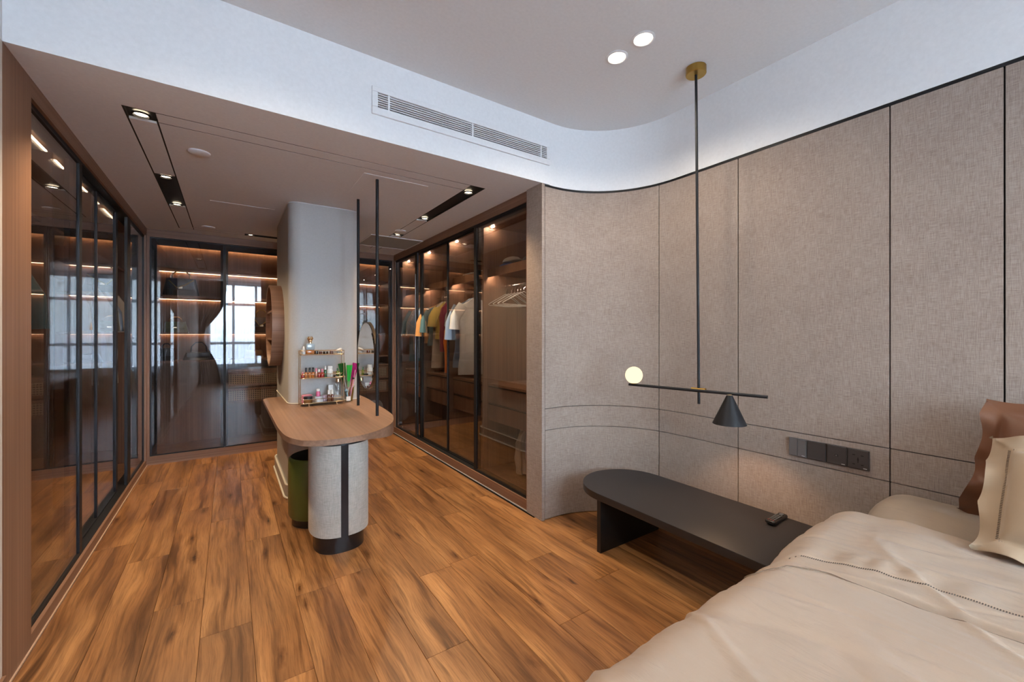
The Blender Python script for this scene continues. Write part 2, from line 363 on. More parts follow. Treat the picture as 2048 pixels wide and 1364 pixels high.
# ------------------------------------------------------------------ walls and ceilings
AC = (1.985, 1.768, .6)          # centre and radius of the rounded corner
def curve_pts(r=0.0, n=20, yend=YBK, xs=XR):
    """plan of the accent wall face, moved outwards by r"""
    p = [(xs, YF+r)] + arc(AC[0], AC[1], AC[2]+r, 90, 0, n)
    p.append((XW+r, yend)); return p
def wall_strip(bm, pts, z0, z1, th):
    """wall of thickness th outside (to the right/behind) of the polyline"""
    n = len(pts); out = []
    for i, p in enumerate(pts):
        a = Vector(pts[max(i-1, 0)]); b = Vector(pts[min(i+1, n-1)]); d = (b-a).normalized(); nn = Vector((-d.y, d.x))
        out.append((p[0]+nn.x*th, p[1]+nn.y*th))
    vs = [[bm.verts.new((q[0], q[1], z)) for z in (z0, z1)] for q in pts]; wo_ = [[bm.verts.new((q[0], q[1], z)) for z in (z0, z1)] for q in out]
    for i in range(n-1):
        bm.faces.new((vs[i][0], vs[i+1][0], vs[i+1][1], vs[i][1])); bm.faces.new((wo_[i][0], wo_[i][1], wo_[i+1][1], wo_[i+1][0]))
        bm.faces.new((vs[i][1], vs[i+1][1], wo_[i+1][1], wo_[i][1])); bm.faces.new((vs[i][0], wo_[i][0], wo_[i+1][0], vs[i+1][0]))
    bm.faces.new((vs[0][0], vs[0][1], wo_[0][1], wo_[0][0])); bm.faces.new((vs[-1][0], wo_[-1][0], wo_[-1][1], vs[-1][1]))
    bmesh.ops.recalc_face_normals(bm, faces=bm.faces); return bm
# right wall: dark backing, black reveal strip, plastered upper part, fabric panels in front
wr_ = struct('wall_right', wall_strip(bm_(), curve_pts(.022), 0, ZS, .06), 'gap')
put('upper_wall', wall_strip(bm_(), curve_pts(.0, 28, xs=1.945), ZS-.003, ZC, .08), 'white', wr_, smooth=True)
put('reveal_strip', wall_strip(bm_(), curve_pts(.004), 2.437, ZS-.003, .02), 'black', wr_)
def plen(pts): 
    s = [0]
    for a, b in zip(pts, pts[1:]): s.append(s[-1]+math.dist(a, b))
    return s
base = curve_pts(0, 24); base.pop()
base += [(XW, y) for y in (1.7, 1.6, 1.4, 1.33, .62, .268, -.1, -.81, -1.5, -2.2, YBK+.06)]
def cut(y_hi, y_lo):      # points of the face between two seams, given by distance along
    return [q for q in base if True]
S_ = plen(base); s0 = S_[24]; sx = lambda y: [S_[i] for i, q in enumerate(base) if abs(q[1]-y) < 1e-6 and q[0] >= XW-1e-6][0]
def pt(s):
    for i in range(len(base)-1):
        if s <= S_[i+1]+1e-9:
            f = (s-S_[i])/(S_[i+1]-S_[i]); return (base[i][0]+(base[i+1][0]-base[i][0])*f, base[i][1]+(base[i+1][1]-base[i][1])*f)
    return base[-1]
seams = [.016, S_[24]-.082, sx(1.33), sx(.62), sx(.268), sx(-.81), sx(-1.5), S_[-1]]
rows = [(.004, .655), (.655, .813), (.813, 2.437)]
for a, b in zip(seams, seams[1:]):
    ss = sorted({a+.003, b-.003} | {s for s in S_ if a+.004 < s < b-.004})
    pts = [pt(s) for s in ss]
    for z0, z1 in rows:
        bm = wall_strip(bm_(), pts, z0+.0025, z1-.0025, .018)
        put('fabric_panel', bm, 'linen', wr_, smooth=True)
# corner post strip and jamb facing the dressing area
put('corner_trim', B(XR-.0, XR+.014, YF-.001, YF+.03, 0, ZS-.004), 'linen', wr_)
put('jamb_panel', B(XR-.012, XR+.0, YF-.001, 2.553, 0.002, ZS), 'linen2' if False else 'linen', wr_)
put('jamb_core', B(XR+.001, 2.5, YF+.09, 2.553, 0, ZS), 'linen', wr_)
# left wall
wl = struct('wall_left', B(XL-.12, XL, YBK, YF, 0, ZS), 'cream')
put('upper_wall', B(XL-.12, XL, YBK, YF, ZS, ZC), 'white', wl)
put('baseboard', B(XL, XL+.012, YBK, YF-.002, 0, .07, .002), 'walnutY', wl)
# wall with the window behind the viewer
wk = struct('wall_back', B(XL-.12, XW+.1, YBK-.2, YBK, 0, WZ0), 'cream')
put('wall_above', B(XL-.12, XW+.1, YBK-.2, YBK, WZ1, ZC), 'white', wk)
put('wall_beside', B(XL-.12, WX0, YBK-.2, YBK, WZ0, WZ1), 'cream', wk)
put('wall_beside', B(WX1, XW+.1, YBK-.2, YBK, WZ0, WZ1), 'cream', wk)
w1 = struct('window_1', B(WX0, WX1, YBK-.14, YBK-.08, WZ0, WZ0+.05), 'frame')
put('head', B(WX0, WX1, YBK-.14, YBK-.08, WZ1-.05, WZ1), 'frame', w1)
for z in (1.12, 2.24): put('transom', B(WX0, WX1, YBK-.14, YBK-.08, z-.035, z+.035), 'frame', w1)
for xx in (WX0+.03, .10, .66, 1.22, 1.78, WX1-.03): put('mullion', B(xx-.03, xx+.03, YBK-.14, YBK-.08, WZ0+.05, WZ1-.05), 'frame', w1)
put('sill', B(WX0, WX1, YBK-.09, YBK+.03, WZ0-.02, WZ0-.001, .004), 'white', w1)
xs = (WX0+.06, .10, .66, 1.22, 1.78, WX1-.06); zs = (WZ0+.05, 1.085, 1.155, 2.205, 2.275, WZ1-.05)
for a, b in zip(xs, xs[1:]):
    for c, d in ((WZ0+.05, 1.085), (1.155, 2.205), (2.275, WZ1-.05)):
        put('pane', B(a+.03, b-.03, YBK-.113, YBK-.107, c, d), 'wglass', w1)
# sheer curtains
def curtain(x0, x1, folds, amp, seed, tie=None, mat='sheer', y0=YBK+.14):
    random.seed(seed); ph = random.random()*6
    def f(u, v):
        z = .02+v*2.80; w = 1.0; cx = (x0+x1)/2
        if tie: w = 1-tie[1]*math.exp(-((z-tie[0])/.55)**2); anchor = tie[2]; X = anchor+(x0+u*(x1-x0)-anchor)*w
        else: X = x0+u*(x1-x0)
        return Vector((X, y0+amp*math.sin(u*folds*2*PI+ph)+amp*.5*math.sin(u*folds*4.3*PI+2+v)+.01*v, z))
    return grid(bm_(), f, folds*14, 16)
rail = tag(put('curtain_rail', B(WX0-.15, WX1+.15, YBK+.10, YBK+.18, 2.84, 2.87), 'white'), 'white curtain rail above the wide window', 'rail')
sg = 'sheer curtains at the bedroom window'
for k, (a, b, fo) in enumerate([(-.66, .86, 17), (.84, 2.46, 18)]):
    lab = ['white sheer curtain drawn across the left half of the window', 'white sheer curtain drawn across the right half of the window'][k]
    tag(put('sheer_curtain', curtain(a, b, fo, .028, k+5, None), 'sheer', smooth=True), lab, 'curtain', sg)
def drape(x0, x1, anchor, seed):
    random.seed(seed)
    def f(u, v):
        z = .015+v*2.83; w = 1-.82*math.exp(-((z-1.30)/.62)**2)-(.35 if z < 1.30 else 0)*sstep_(1.3, .2, z)*.6
        X = anchor+(x0+u*(x1-x0)-anchor)*w
        return Vector((X, YBK+.24+.035*math.sin(u*8*2*PI+seed)*(.5+.5*w), z))
    return grid(bm_(), f, 96, 40)
def sstep_(a, b, x): t = min(1, max(0, (x-a)/(b-a))); return t*t*(3-2*t)
tag(put('tied_drape', drape(-.69, -.06, -.69, 2), 'drape', smooth=True), 'heavy grey brown drape tied back at the left end of the window', 'curtain', 'tied drapes at the bedroom window')
tag(put('tied_drape', drape(2.56, 2.02, 2.56, 4), 'drape', smooth=True), 'heavy grey brown drape tied back at the right end of the window', 'curtain', 'tied drapes at the bedroom window')

# outer walls behind the built-in wardrobes
struct('wall_far', B(-1.5, 2.75, 6.3, 6.4, 0, ZS+.12), 'cream')
wo2 = struct('wall_outer', B(-1.5, -1.4, YF-.1, 6.3, 0, ZS+.12), 'cream')
put('return_wall', B(-1.4, XL-.06, YF, YF+.08, 0, ZS+.12), 'cream', wo2)
put('outer_right', B(2.62, 2.72, 2.2, 6.3, 0, ZS+.12), 'cream', wo2)
# main ceiling and bulkhead
cu = [(XL-.12, YF)] + [(XR, YF)] + arc(AC[0], AC[1], AC[2], 90, 0, 28) + [(XW, YBK), (XL-.12, YBK)]
DLX, DLY = (1.801, 1.803), (1.598, 1.420)
struct('ceiling', prism(bm_(), cu[::-1], ZC, ZC+.1), 'white')
bh = struct('wall_bulkhead', B(XL, .69, YF, YF+.12, ZS, ZC), 'white')
put('bulkhead_part', B(1.912, 1.946, YF, YF+.12, ZS, ZC), 'white', bh)
put('bulkhead_part', B(.69, 1.912, YF, YF+.12, ZS, 2.632), 'white', bh)
put('bulkhead_part', B(.69, 1.912, YF, YF+.12, 2.718, ZC), 'white', bh)
put('duct', B(.69, 1.912, YF+.06, YF+.12, 2.632, 2.718), 'gap', bh)
ag = thing('air_grille', 'long white air conditioning grille in the bulkhead above the dressing area', 'vent', (1.3, YF, 2.59))
bm = bm_()
for q in ((.66, 1.94, 2.718, 2.748), (.66, 1.94, 2.592, 2.634), (.66, .692, 2.634, 2.718), (1.910, 1.94, 2.634, 2.718)):
    box(bm, q[0], q[1], YF-.012, YF+.001, q[2], q[3], .002, 1)
put('frame', bm, 'white', ag)
for k in range(6): put('slat', B(.692, 1.910, YF-.006, YF+.006, 2.6445+k*.0128, 2.6485+k*.0128), 'white', ag)
for xx in (.755, 1.30, 1.86): put('divider', B(xx-.005, xx+.005, YF-.009, YF+.022, 2.634, 2.718), 'white', ag)

# soffit over the dressing area: outer ring, lighting channel ring, inner field
so = struct('ceiling', B(XL-.7, 2.6, YF+.12, 6.4, ZS+.045, ZS+.12), 'gap')
G = .008
X0, X1, X2, X3 = -.425, -.307, 1.478, 1.594
Y0, Y1, Y2, Y3 = 2.706, 2.82, 5.37, 5.465
def ring(bm, x0, x1, y0, y1, X0, X1, Y0, Y1, z0, z1):
    box(bm, x0, x1, y0, Y0, z0, z1); box(bm, x0, x1, Y1, y1, z0, z1); box(bm, x0, X0, Y0, Y1, z0, z1); box(bm, X1, x1, Y0, Y1, z0, z1); return bm
put('outer_field', ring(bm_(), XL-.0, XR+0.0, YF+.12, YB, X0-G/2, X3+G/2, Y0-G/2, Y3+G/2, ZS, ZS+.02), 'white', so)
put('inner_field', B(X1+G/2, X2-G/2, Y1+G/2, Y2-G/2, ZS, ZS+.02), 'white', so)
def chan(x0, x1, y0, y1, dark, n=None):
    put('light_plate' if dark else 'channel_cover', B(x0, x1, y0, y1, ZS+(.012 if dark else 0), ZS+.03), 'black' if dark else 'white', so)
g = G/2
for a, b, d in ((Y0+g, 2.84, 1), (2.84, 3.71, 0), (3.71, 4.56, 1), (4.56, Y3-g, 0)): chan(X0+g, X1-g, a, b, d)
for a, b, d in ((Y0+g, 3.81, 1), (3.81, 4.44, 0), (4.44, 4.56, 1), (4.56, Y3-g, 0)): chan(X2+g, X3-g, a, b, d)
chan(X1+g, X2-g, Y0+g, Y1-g, 0)
bm = bm_(); ring(bm, X0-g, X3+g, Y0-g, Y3+g, X0+g, X3-g, Y0+g, Y3-g, ZS+.0006, ZS+.02); ring(bm, X1-g, X2+g, Y1-g, Y2+g, X1+g, X2-g, Y1+g, Y2-g, ZS+.0006, ZS+.02)
put('shadow_groove', bm, 'gap', so)
for a, b, d in ((X1+g, .14, 0), (.14, .95, 1), (.95, X2-g, 0)): chan(a, b, Y2+g, Y3-g, d)
put('access_hatch', B(-.13, .33, 4.2, 4.67, ZS-.002, ZS+.001), 'white', so)
put('access_hatch', B(.76, 1.22, 2.9, 3.36, ZS-.002, ZS+.001), 'white', so)

def ray_spot(name, loc, power, size, blend, col, r=.03, tgt=None):
    d = bpy.data.lights.new(name, 'SPOT'); d.energy = power; d.spot_size = math.radians(size); d.spot_blend = blend; d.color = col; d.shadow_soft_size = r
    o = bpy.data.objects.new(name, d); C.objects.link(o); o.location = loc; return o
WARM = (1, .74, .46)
spots = [(-.366, 2.775, 'nearest the window end, over the left wardrobe'), (-.366, 3.765, 'second, over the left wardrobe'), (-.366, 4.51, 'third, over the left wardrobe'),
         (.195, 5.418, 'at the back wardrobe, left of the column'), (.88, 5.418, 'at the back wardrobe, behind the column'),
         (1.536, 2.86, 'nearest the bedroom, over the right wardrobe'), (1.536, 3.73, 'second, over the right wardrobe'), (1.536, 4.50, 'third, over the right wardrobe')]
SP = 40
for x, y, lab in spots:
    t = thing('ceiling_spotlight', 'small round recessed spotlight '+lab, 'spotlight', (x, y, ZS), 'black recessed spotlights in the lighting channel')
    put('trim_ring', L([(.030, .004), (.040, .004), (.041, .0), (.032, -.003), (.029, .006)], (x, y, ZS), 24, cap=False), 'black', t, smooth=True)
    put('lens', L([(0, .0065), (.029, .0065)], (x, y, ZS), 20, cap=False), 'spotface', t)
    s = ray_spot('spot', (x, y, ZS-.012), SP, 118, .8, WARM, .03); s.parent = t; s.location = (0, 0, -.012)
for x, y in ((1.801, 1.598), (1.803, 1.420), (0.2, 1.5), (0.2, 1.32), (.2, -1.6), (.2, -1.42), (1.8, -1.6), (1.8, -1.42)):  # all but the first two are added out of view to brighten the room
    k = 'left' if (x, y) == (1.801, 1.598) else 'right'
    lab = {(1.801, 1.598): 'round white downlight, the one nearer the bulkhead, in the bedroom ceiling', (1.803, 1.42): 'round white downlight, the one farther from the bulkhead, in the bedroom ceiling'}.get((x, y), 'round white downlight, '+('first' if y in (1.5, -1.6) else 'second')+' of the added unseen pair '+('left of the bed' if y > 0 else ('over the aisle near the window' if x < 1 else 'over the bed near the window')))
    t = thing('downlight', lab, 'downlight', (x, y, ZC), 'white downlights in the bedroom ceiling' if x > 1.79 and y > 0 else 'unseen white downlights added as fill')
    put('trim_ring', L([(.048, -.0005), (.060, -.001), (.061, -.004), (.050, -.007), (.046, -.002)], (x, y, ZC), 32, cap=False), 'white', t, smooth=True)
    put('diffuser', L([(0, -.003), (.047, -.003)], (x, y, ZC), 28, cap=False), 'lampface', t)
    s = ray_spot('spot', (x, y, ZC-.012), 26 if y > 0 else 20, 150, .7, (1, .86, .68), .045); s.parent = t; s.location = (0, 0, -.012)
for x, y, lab in ((-.15, 3.14, 'round white ceiling speaker near the left lighting channel'), (-.175, 5.255, 'round white ceiling speaker near the back wardrobe'), (1.50, 4.30, 'round white smoke detector beside the right lighting channel')):
    tag(put('ceiling_disc', L([(0, -.012), (.045, -.011), (.055, -.006), (.057, .0)], (x, y, ZS), 28), 'white', smooth=True), lab, 'ceiling fitting')
rv = thing('return_air_panel', 'grey return air panel with a white edge in the lowered ceiling beside the right wardrobe', 'vent', (1.58, 4.91, ZS))
put('panel', B(1.29, 1.87, 4.625, 5.2, ZS-.004, ZS-.001), pl('vent_grey', (.42, .43, .42), .6), rv)
put('edge_frame', ring(bm_(), 1.278, 1.882, 4.613, 5.212, 1.29, 1.87, 4.625, 5.2, ZS-.008, ZS-.0005), 'white', rv)

# ------------------------------------------------------------------ wardrobes
GL = 'glass'
def axis_box(ax, p0, p1, a0, a1, z0, z1, bev=0):
    """ax: normal axis. p = normal coord, a = along"""
    return B(p0, p1, a0, a1, z0, z1, bev=bev) if ax == 'X' else B(a0, a1, p0, p1, z0, z1, bev=bev)
def door(root, ax, p, a0, a1, z0, z1, s0, s1, th=.02, hn='door', rail=.012):
    """framed sliding glass leaf: stile widths s0 and s1"""
    bm = bm_()
    def add(a, b, c, d):
        box(bm, *((p-th/2, p+th/2, a, b) if ax == 'X' else (a, b, p-th/2, p+th/2)), c, d)
    if s0: add(a0, a0+s0, z0, z1)
    if s1: add(a1-s1, a1, z0, z1)
    add(a0+s0, a1-s1, z0, z0+rail); add(a0+s0, a1-s1, z1-rail, z1)
    d = put(hn, bm, 'black', root)
    put('glass_pane', axis_box(ax, p-.003, p+.003, a0+s0, a1-s1, z0+rail, z1-rail), GL, d)
    return d
def led(root, b, mat='led'): return put('led_strip', b, mat, root)
# --- left wardrobe
LW = thing('left_wardrobe', 'long walnut wardrobe with smoked sliding glass doors along the left wall', 'wardrobe', (XL-.3, 4.0, 0))
bm = bm_()
box(bm, XL-.05, XL, YF, 2.645, 0, ZS); put('near_post', bm, 'walnut', LW)
put('top_rail', B(XL-.05, XL-.0, 2.645, YB, 2.375, ZS), 'walnutY', LW)
put('plinth', B(XL-.05, XL-.0, 2.645, YB, 0, .062), 'walnutY', LW)
put('plinth_trim', B(XL-.001, XL+.006, YF, YB, 0, .008), pl('beige_trim', (.5, .34, .24), .4), LW)
put('corner_post', B(XL-.05, XL, YB-.04, YB+.02, .062, 2.375), 'walnut', LW)
put('lower_track', B(XL-.10, XL-.015, 2.645, YB-.04, .055, .068), 'black', LW)
put('upper_track', B(XL-.10, XL-.015, 2.645, YB-.04, 2.362, 2.378), 'black', LW)
door(LW, 'X', XL-.026, 2.648, 3.47, .068, 2.362, .012, .05)
door(LW, 'X', XL-.065, 3.40, 4.02, .068, 2.362, .02, .008)
door(LW, 'X', XL-.065, 4.02, 4.66, .068, 2.362, .008, .06)
door(LW, 'X', XL-.026, 4.80, YB-.042, .068, 2.362, .13, .012)
put('back_panel', B(XL-.62, XL-.60, 2.5, YB-.002, .0, 2.44), 'walnutin', LW)
put('bottom_board', B(XL-.60, XL-.10, 2.5, YB, .03, .062), 'walnutin', LW)
put('top_board', B(XL-.60, XL-.06, 2.5, YB, 2.38, 2.40), 'walnutin', LW)
for y in (2.60, 3.40, 4.20, 5.0, 5.66): put('divider', B(XL-.60, XL-.12, y-.01, y+.01, .062, 2.38), 'walnutin', LW)
for a, b in ((2.61, 3.39), (3.41, 4.19), (4.21, 4.99), (5.01, 5.65)):
    put('shelf', B(XL-.60, XL-.16, a, b, 1.98, 2.0), 'walnutin', LW)
    put('hanging_rail', T([(XL-.36, a, 1.86), (XL-.36, b, 1.86)], .011, 10), 'steel', LW, smooth=True)
for a, b in ((3.01, 3.30), (3.44, 3.59), (3.93, 4.08), (4.27, 4.40), (4.55, 4.89)):
    led(LW, B(XL-.125, XL-.115, a, b, 2.350, 2.356), 'ledw')
# --- back wardrobe
BW = thing('back_wardrobe', 'walnut wardrobe with smoked glass doors and lit shelves across the end of the dressing area', 'wardrobe', (.6, 6.0, 0))
put('top_rail', B(XL, XR, YB, YB+.05, 2.375, ZS), 'walnutX', BW)
put('plinth', B(XL, XR, YB, YB+.05, 0, .088), 'walnutX', BW)
put('side_post', B(XL, XL+.022, YB, YB+.05, .088, 2.375), 'walnut', BW)
put('side_post', B(XR-.022, XR, YB, YB+.05, .088, 2.375), 'walnut', BW)
put('header', B(XL+.022, XR-.022, YB+.05, YB+.10, 2.310, 2.375), 'black', BW)
for a, b in ((XL+.024, -.045), (-.041, .59), (.594, 1.225), (1.229, XR-.024)):
    door(BW, 'Y', YB+.02, a, b, .09, 2.372, .010, .010, rail=.010)
    put('hinge_stile', B(b-.035, b+.035 if b < 1.5 else b, YB+.045, YB+.06, .09, 2.372), 'black', BW)
put('hinge_stile', B(XL+.024, XL+.075, YB+.045, YB+.06, .09, 2.372), 'black', BW)
put('back_panel', B(XL-.0, XR+.0, 6.25, 6.27, 0, 2.44), 'walnutin', BW)
put('bottom_board', B(XL, XR, YB+.07, 6.25, .06, .088), 'walnutin', BW)
put('top_board', B(XL, XR, YB+.06, 6.25, 2.40, 2.42), 'walnutin', BW)
div = [XL+.01, -.045, .592, 1.227, XR-.01]
for x in div: put('divider', B(x-.01, x+.01, YB+.12, 6.25, .088, 2.40), 'walnutin', BW)
for i, (a, b) in enumerate(zip(div, div[1:])):
    a += .01; b -= .01
    led(BW, B(a+.02, b-.02, 6.215, 6.240, 2.392, 2.398))
    for z in (2.09, 1.77, 1.36, 1.045):
        put('shelf', B(a, b, YB+.20, 6.25, z, z+.02), 'walnutin', BW)
        if z > 1.2: led(BW, B(a+.02, b-.02, 6.225, 6.242, z-.004 if z > 1.5 else z-.0015, z-.0005))
    if i != 0:
        put('drawer_top', B(a, b, YB+.16, 6.25, .925, .945), 'walnutin', BW)
        for z0, z1 in ((.75, .92), (.555, .725)):
            d = put('drawer', ring(bm_(), a+.003, b-.003, YB+.16, YB+.19, 0, 0, 0, 0, z0, z1) if False else B(a+.003, b-.003, YB+.172, YB+.19, z0, z1), 'walnutin', BW)
            bm = bm_()
            for q in ((a+.003, b-.003, z0, z0+.025), (a+.003, b-.003, z1-.025, z1), (a+.003, a+.028, z0+.025, z1-.025), (b-.028, b-.003, z0+.025, z1-.025)): box(bm, q[0], q[1], YB+.16, YB+.172, q[2], q[3])
            put('drawer_frame', bm, 'walnutin', d)
            put('cane_front', B(a+.028, b-.028, YB+.166, YB+.172, z0+.025, z1-.025), 'cane', d)
# --- right wardrobe
RW = thing('right_wardrobe', 'long walnut wardrobe with smoked sliding glass doors along the right side of the dressing area', 'wardrobe', (2.2, 4.1, 0))
put('near_post', B(XR, XR+.06, 2.553, 2.575, 0, ZS), 'walnut', RW)
put('top_rail', B(XR, XR+.05, 2.575, YB, 2.375, ZS), 'walnutY', RW)
put('plinth', B(XR, XR+.05, 2.575, YB, 0, .085), 'walnutY', RW)
put('plinth_trim', B(XR-.006, XR+.001, 2.555, YB, 0, .008), pl('silver_trim', (.5, .5, .52), .35), RW)
put('corner_post', B(XR, XR+.03, YB-.03, YB+.02, .085, 2.375), 'walnut', RW)
put('lower_track', B(XR+.012, XR+.10, 2.575, YB-.03, .078, .092), 'black', RW)
put('upper_track', B(XR+.012, XR+.10, 2.575, YB-.03, 2.36, 2.376), 'black', RW)
door(RW, 'X', XR+.026, 2.578, 3.43, .092, 2.36, .014, .045)
door(RW, 'X', XR+.065, 3.40, 4.09, .092, 2.36, .02, .01)
door(RW, 'X', XR+.065, 4.09, 4.86, .092, 2.36, .01, .06)
door(RW, 'X', XR+.026, 4.86, YB-.032, .092, 2.36, .06, .02)
for y in (4.98,): put('steel_handle', T([(XR+.008, 4.89, .4), (XR+.008, 4.89, 2.1)], .006, 8), 'steel', RW, smooth=True)
put('back_panel', B(2.50, 2.52, 2.56, YB-.002, 0, 2.44), 'walnutin', RW)
put('bottom_board', B(XR+.10, 2.50, 2.56, YB, .05, .086), 'walnutin', RW)
put('top_board', B(XR+.06, 2.50, 2.56, YB, 2.38, 2.40), 'walnutin', RW)
rd = [2.585, 3.42, 4.17, 4.93, 5.65]
for y in rd: put('divider', B(XR+.11, 2.50, y-.012, y+.012, .086, 2.38), 'walnutin', RW)
for i, (a, b) in enumerate(zip(rd, rd[1:])):
    a += .012; b -= .012
    put('hat_shelf', B(2.04, 2.50, a, b, 1.925, 1.978), 'walnutin', RW)
    put('light_lip', B(2.04, 2.045, a, b, 1.900, 1.925), 'walnutin', RW)
    led(RW, B(2.056, 2.066, b-.07, b-.03, 1.919, 1.924), 'ledspot'); led(RW, B(2.06, 2.07, b-.07, b-.03, 2.372, 2.379), 'ledspot')
    led(RW, B(2.06, 2.075, a+.03, a+.16, 1.919, 1.924), 'ledspot'); led(RW, B(2.06, 2.07, a+.03, a+.07, 2.372, 2.379), 'ledspot')  # front-end LEDs added to brighten the hanging clothes
    put('hanging_rail', T([(2.20, a, 1.815), (2.20, b, 1.815)], .010, 10), 'chrome', RW, smooth=True)
    put('drawer_top', B(2.04, 2.50, a, b, .872, .892), 'walnutin', RW)
    for z0, z1 in ((.712, .868), (.545, .702)):
        d = put('drawer', B(2.045, 2.48, a+.003, b-.003, z0, z1, bev=.002), 'walnutin', RW)
        put('finger_groove', B(2.041, 2.046, a+.01, b-.01, z1-.008, z1-.001), 'gap', d)

# ------------------------------------------------------------------ column
CX0, CX1, CY0, CY1 = .405, .985, 3.84, 4.96
colo = struct('wall_column', prism(bm_(), rrect(CX0, CX1, CY0, CY1, .095, 10), 0, ZS-.001), 'column', smooth=True)
bm = bm_()
prism(bm, rrect(CX0-.022, CX1+.022, CY0-.022, CY1+.022, .117, 10), 0.008, .105)
put('baseboard', bm, pl('baseboard_grey', (.42, .40, .38), .4), colo, smooth=True)
def loop(z, o, r): return T([(x, y, z) for x, y in rrect(CX0-o, CX1+o, CY0-o, CY1+o, .095+o, 10)], r, 6, True)
put('trim_bead', loop(.110, .016, .008), 'bead', colo, smooth=True); put('trim_bead', loop(.008, .026, .008), 'bead', colo, smooth=True)
put('trim_bead', loop(.784, .003, .004), pl('ivory_bead', (.72, .66, .56), .5), colo, smooth=True)
put('trim_bead', loop(ZS-.004, .002, .004), 'white', colo, smooth=True)
# round niche cabinet on the column's left side
NY, NZ, NR, ND = 4.565, 1.441, .382, .095
nc = thing('round_niche', 'round open walnut wall niche with two shelves on the left side of the column', 'wall cabinet', (CX0-ND/2, NY, NZ-NR))
put('rim', L([(NR, 0), (NR, -ND), (NR-.018, -ND), (NR-.018, -.012), (NR-.018, 0)], (CX0, NY, NZ), 56, 'X', cap=False), 'walnutX', nc, smooth=True)
put('back_board', L([(0, -.012), (NR-.017, -.012), (NR-.017, -.001), (0, -.001)], (CX0, NY, NZ), 56, 'X', cap=False), 'walnut', nc)
for z in (-.13, .13):
    h = math.sqrt((NR-.018)**2-z*z)-.002
    put('shelf', B(CX0-ND+.01, CX0-.013, NY-h, NY+h, NZ+z-.008, NZ+z+.008), 'walnutY', nc)
put('upright', B(CX0-ND+.012, CX0-.013, NY-.008, NY+.008, NZ-.121, NZ+.121), 'walnut', nc)

# ------------------------------------------------------------------ desk
HD = .779
dp = [(.248, 4.30), (.248, 3.2), (.252, 2.86), (.268, 2.66), (.312, 2.53), (.36, 2.475), (.425, 2.445), (.51, 2.432), (.60, 2.440), (.69, 2.478), (.772, 2.545), (.85, 2.638), (.905, 2.74), (.945, 2.86), (.972, 2.97), (.995, 3.2), (1.01, 3.5), (1.03, 3.8), (1.03, 4.05), (1.03, 4.30)]
def smooth_poly(p, n=4):
    out = [p[0]]
    for i in range(1, len(p)-2):
        a, b, c, d = (Vector(q) for q in (p[i-1], p[i], p[i+1], p[i+2]))
        for k in range(n):
            t = k/n; out.append(tuple(.5*((2*b)+(-a+c)*t+(2*a-5*b+4*c-d)*t*t+(-a+3*b-3*c+d)*t**3)))
    out += [p[-2], p[-1]]; return out
bm = bm_(); pp = smooth_poly(dp)
# notch around the column: back edge with rounded left corner
pp = [(.37, 4.40), (.30, 4.385), (.262, 4.35)]+pp[0:]+[(1.03, 4.40), (CX1+.002, 4.40), (CX1+.002, CY0+.09), (CX1-.02, CY0+.03), (CX1-.09, CY0-.002), (CX0+.09, CY0-.002), (CX0+.02, CY0+.03), (CX0-.002, CY0+.09), (CX0-.002, 4.40)]
dk = thing('desk', 'curved walnut vanity desk built around the grey column', 'desk', (.6, 3.2, 0))
prism(bm, pp, HD-.032, HD, .004, 2)
for v in bm.verts:      # the slab gets deeper towards its right side
    if v.co.z < HD-.015: v.co.z -= .055*(lambda t: t*t*(3-2*t))(min(1, max(0, (v.co.x-.62)/.34)))
put('desktop', bm, 'desk', dk, smooth=True, angle=50)
# mirror poles
for y, lab in ((2.975, 'thin black floor-to-ceiling pole, the nearer one holding the round mirror'), (3.50, 'thin black pole holding the round mirror, the one nearer the column')):
    tag(put('mirror_pole', L([(.011, HD), (.011, ZS)], (.868, y, 0), 16), 'black', smooth=True), lab, 'pole', 'black poles holding the round mirror')
mr = thing('round_mirror', 'round mirror hung between the two black poles above the desk', 'mirror', (.868, 3.24, .945))
put('frame', L([(.247, -.010), (.255, -.008), (.255, .012), (.247, .014)], (.868, 3.24, 1.196), 56, 'X'), 'bronze', mr, smooth=True)
put('mirror_glass', L([(0, -.0125), (.232, -.0125), (.246, -.0102)], (.868, 3.24, 1.196), 56, 'X', cap=False), 'mirror', mr, smooth=True, angle=3)
for y in (2.988, 3.492): put('pivot', T([(.868, y-.006, 1.196), (.868, y+.006, 1.196)], .008, 10), 'black', mr)
# drum leg of the desk
def stadium(cx, cy, hx, hy, ang=0, n=14):
    """rounded plan with flat middle: ellipse-like superellipse"""
    out = []
    for k in range(4*n):
        a = 2*PI*k/(4*n); c, s = math.cos(a), math.sin(a); e = 2/2.4
        x = hx*math.copysign(abs(c)**e, c); y = hy*math.copysign(abs(s)**e, s)
        out.append((cx+x*math.cos(ang)-y*math.sin(ang), cy+x*math.sin(ang)+y*math.cos(ang)))
    return out
DC = (.592, 2.885); da = math.radians(0)
dl = thing('drum_pedestal', 'rounded grey linen drum pedestal with a black vertical strip under the desk front', 'pedestal', (DC[0], DC[1], 0))
put('plinth', prism(bm_(), stadium(*DC, .150, .160, da), 0, .125, .003), 'blackg', dl, smooth=True)
put('cloth_drum', prism(bm_(), stadium(*DC, .176, .200, da),   .115, .674, .006, 3), 'linen2', dl, smooth=True, angle=50)
put('neck', prism(bm_(), stadium(*DC, .145, .160, da), .674, HD-.04), 'blackg', dl, smooth=True)
put('black_cap', prism(bm_(), stadium(*DC, .168, .190, da), .673, .681, .003), 'blackg', dl, smooth=True)
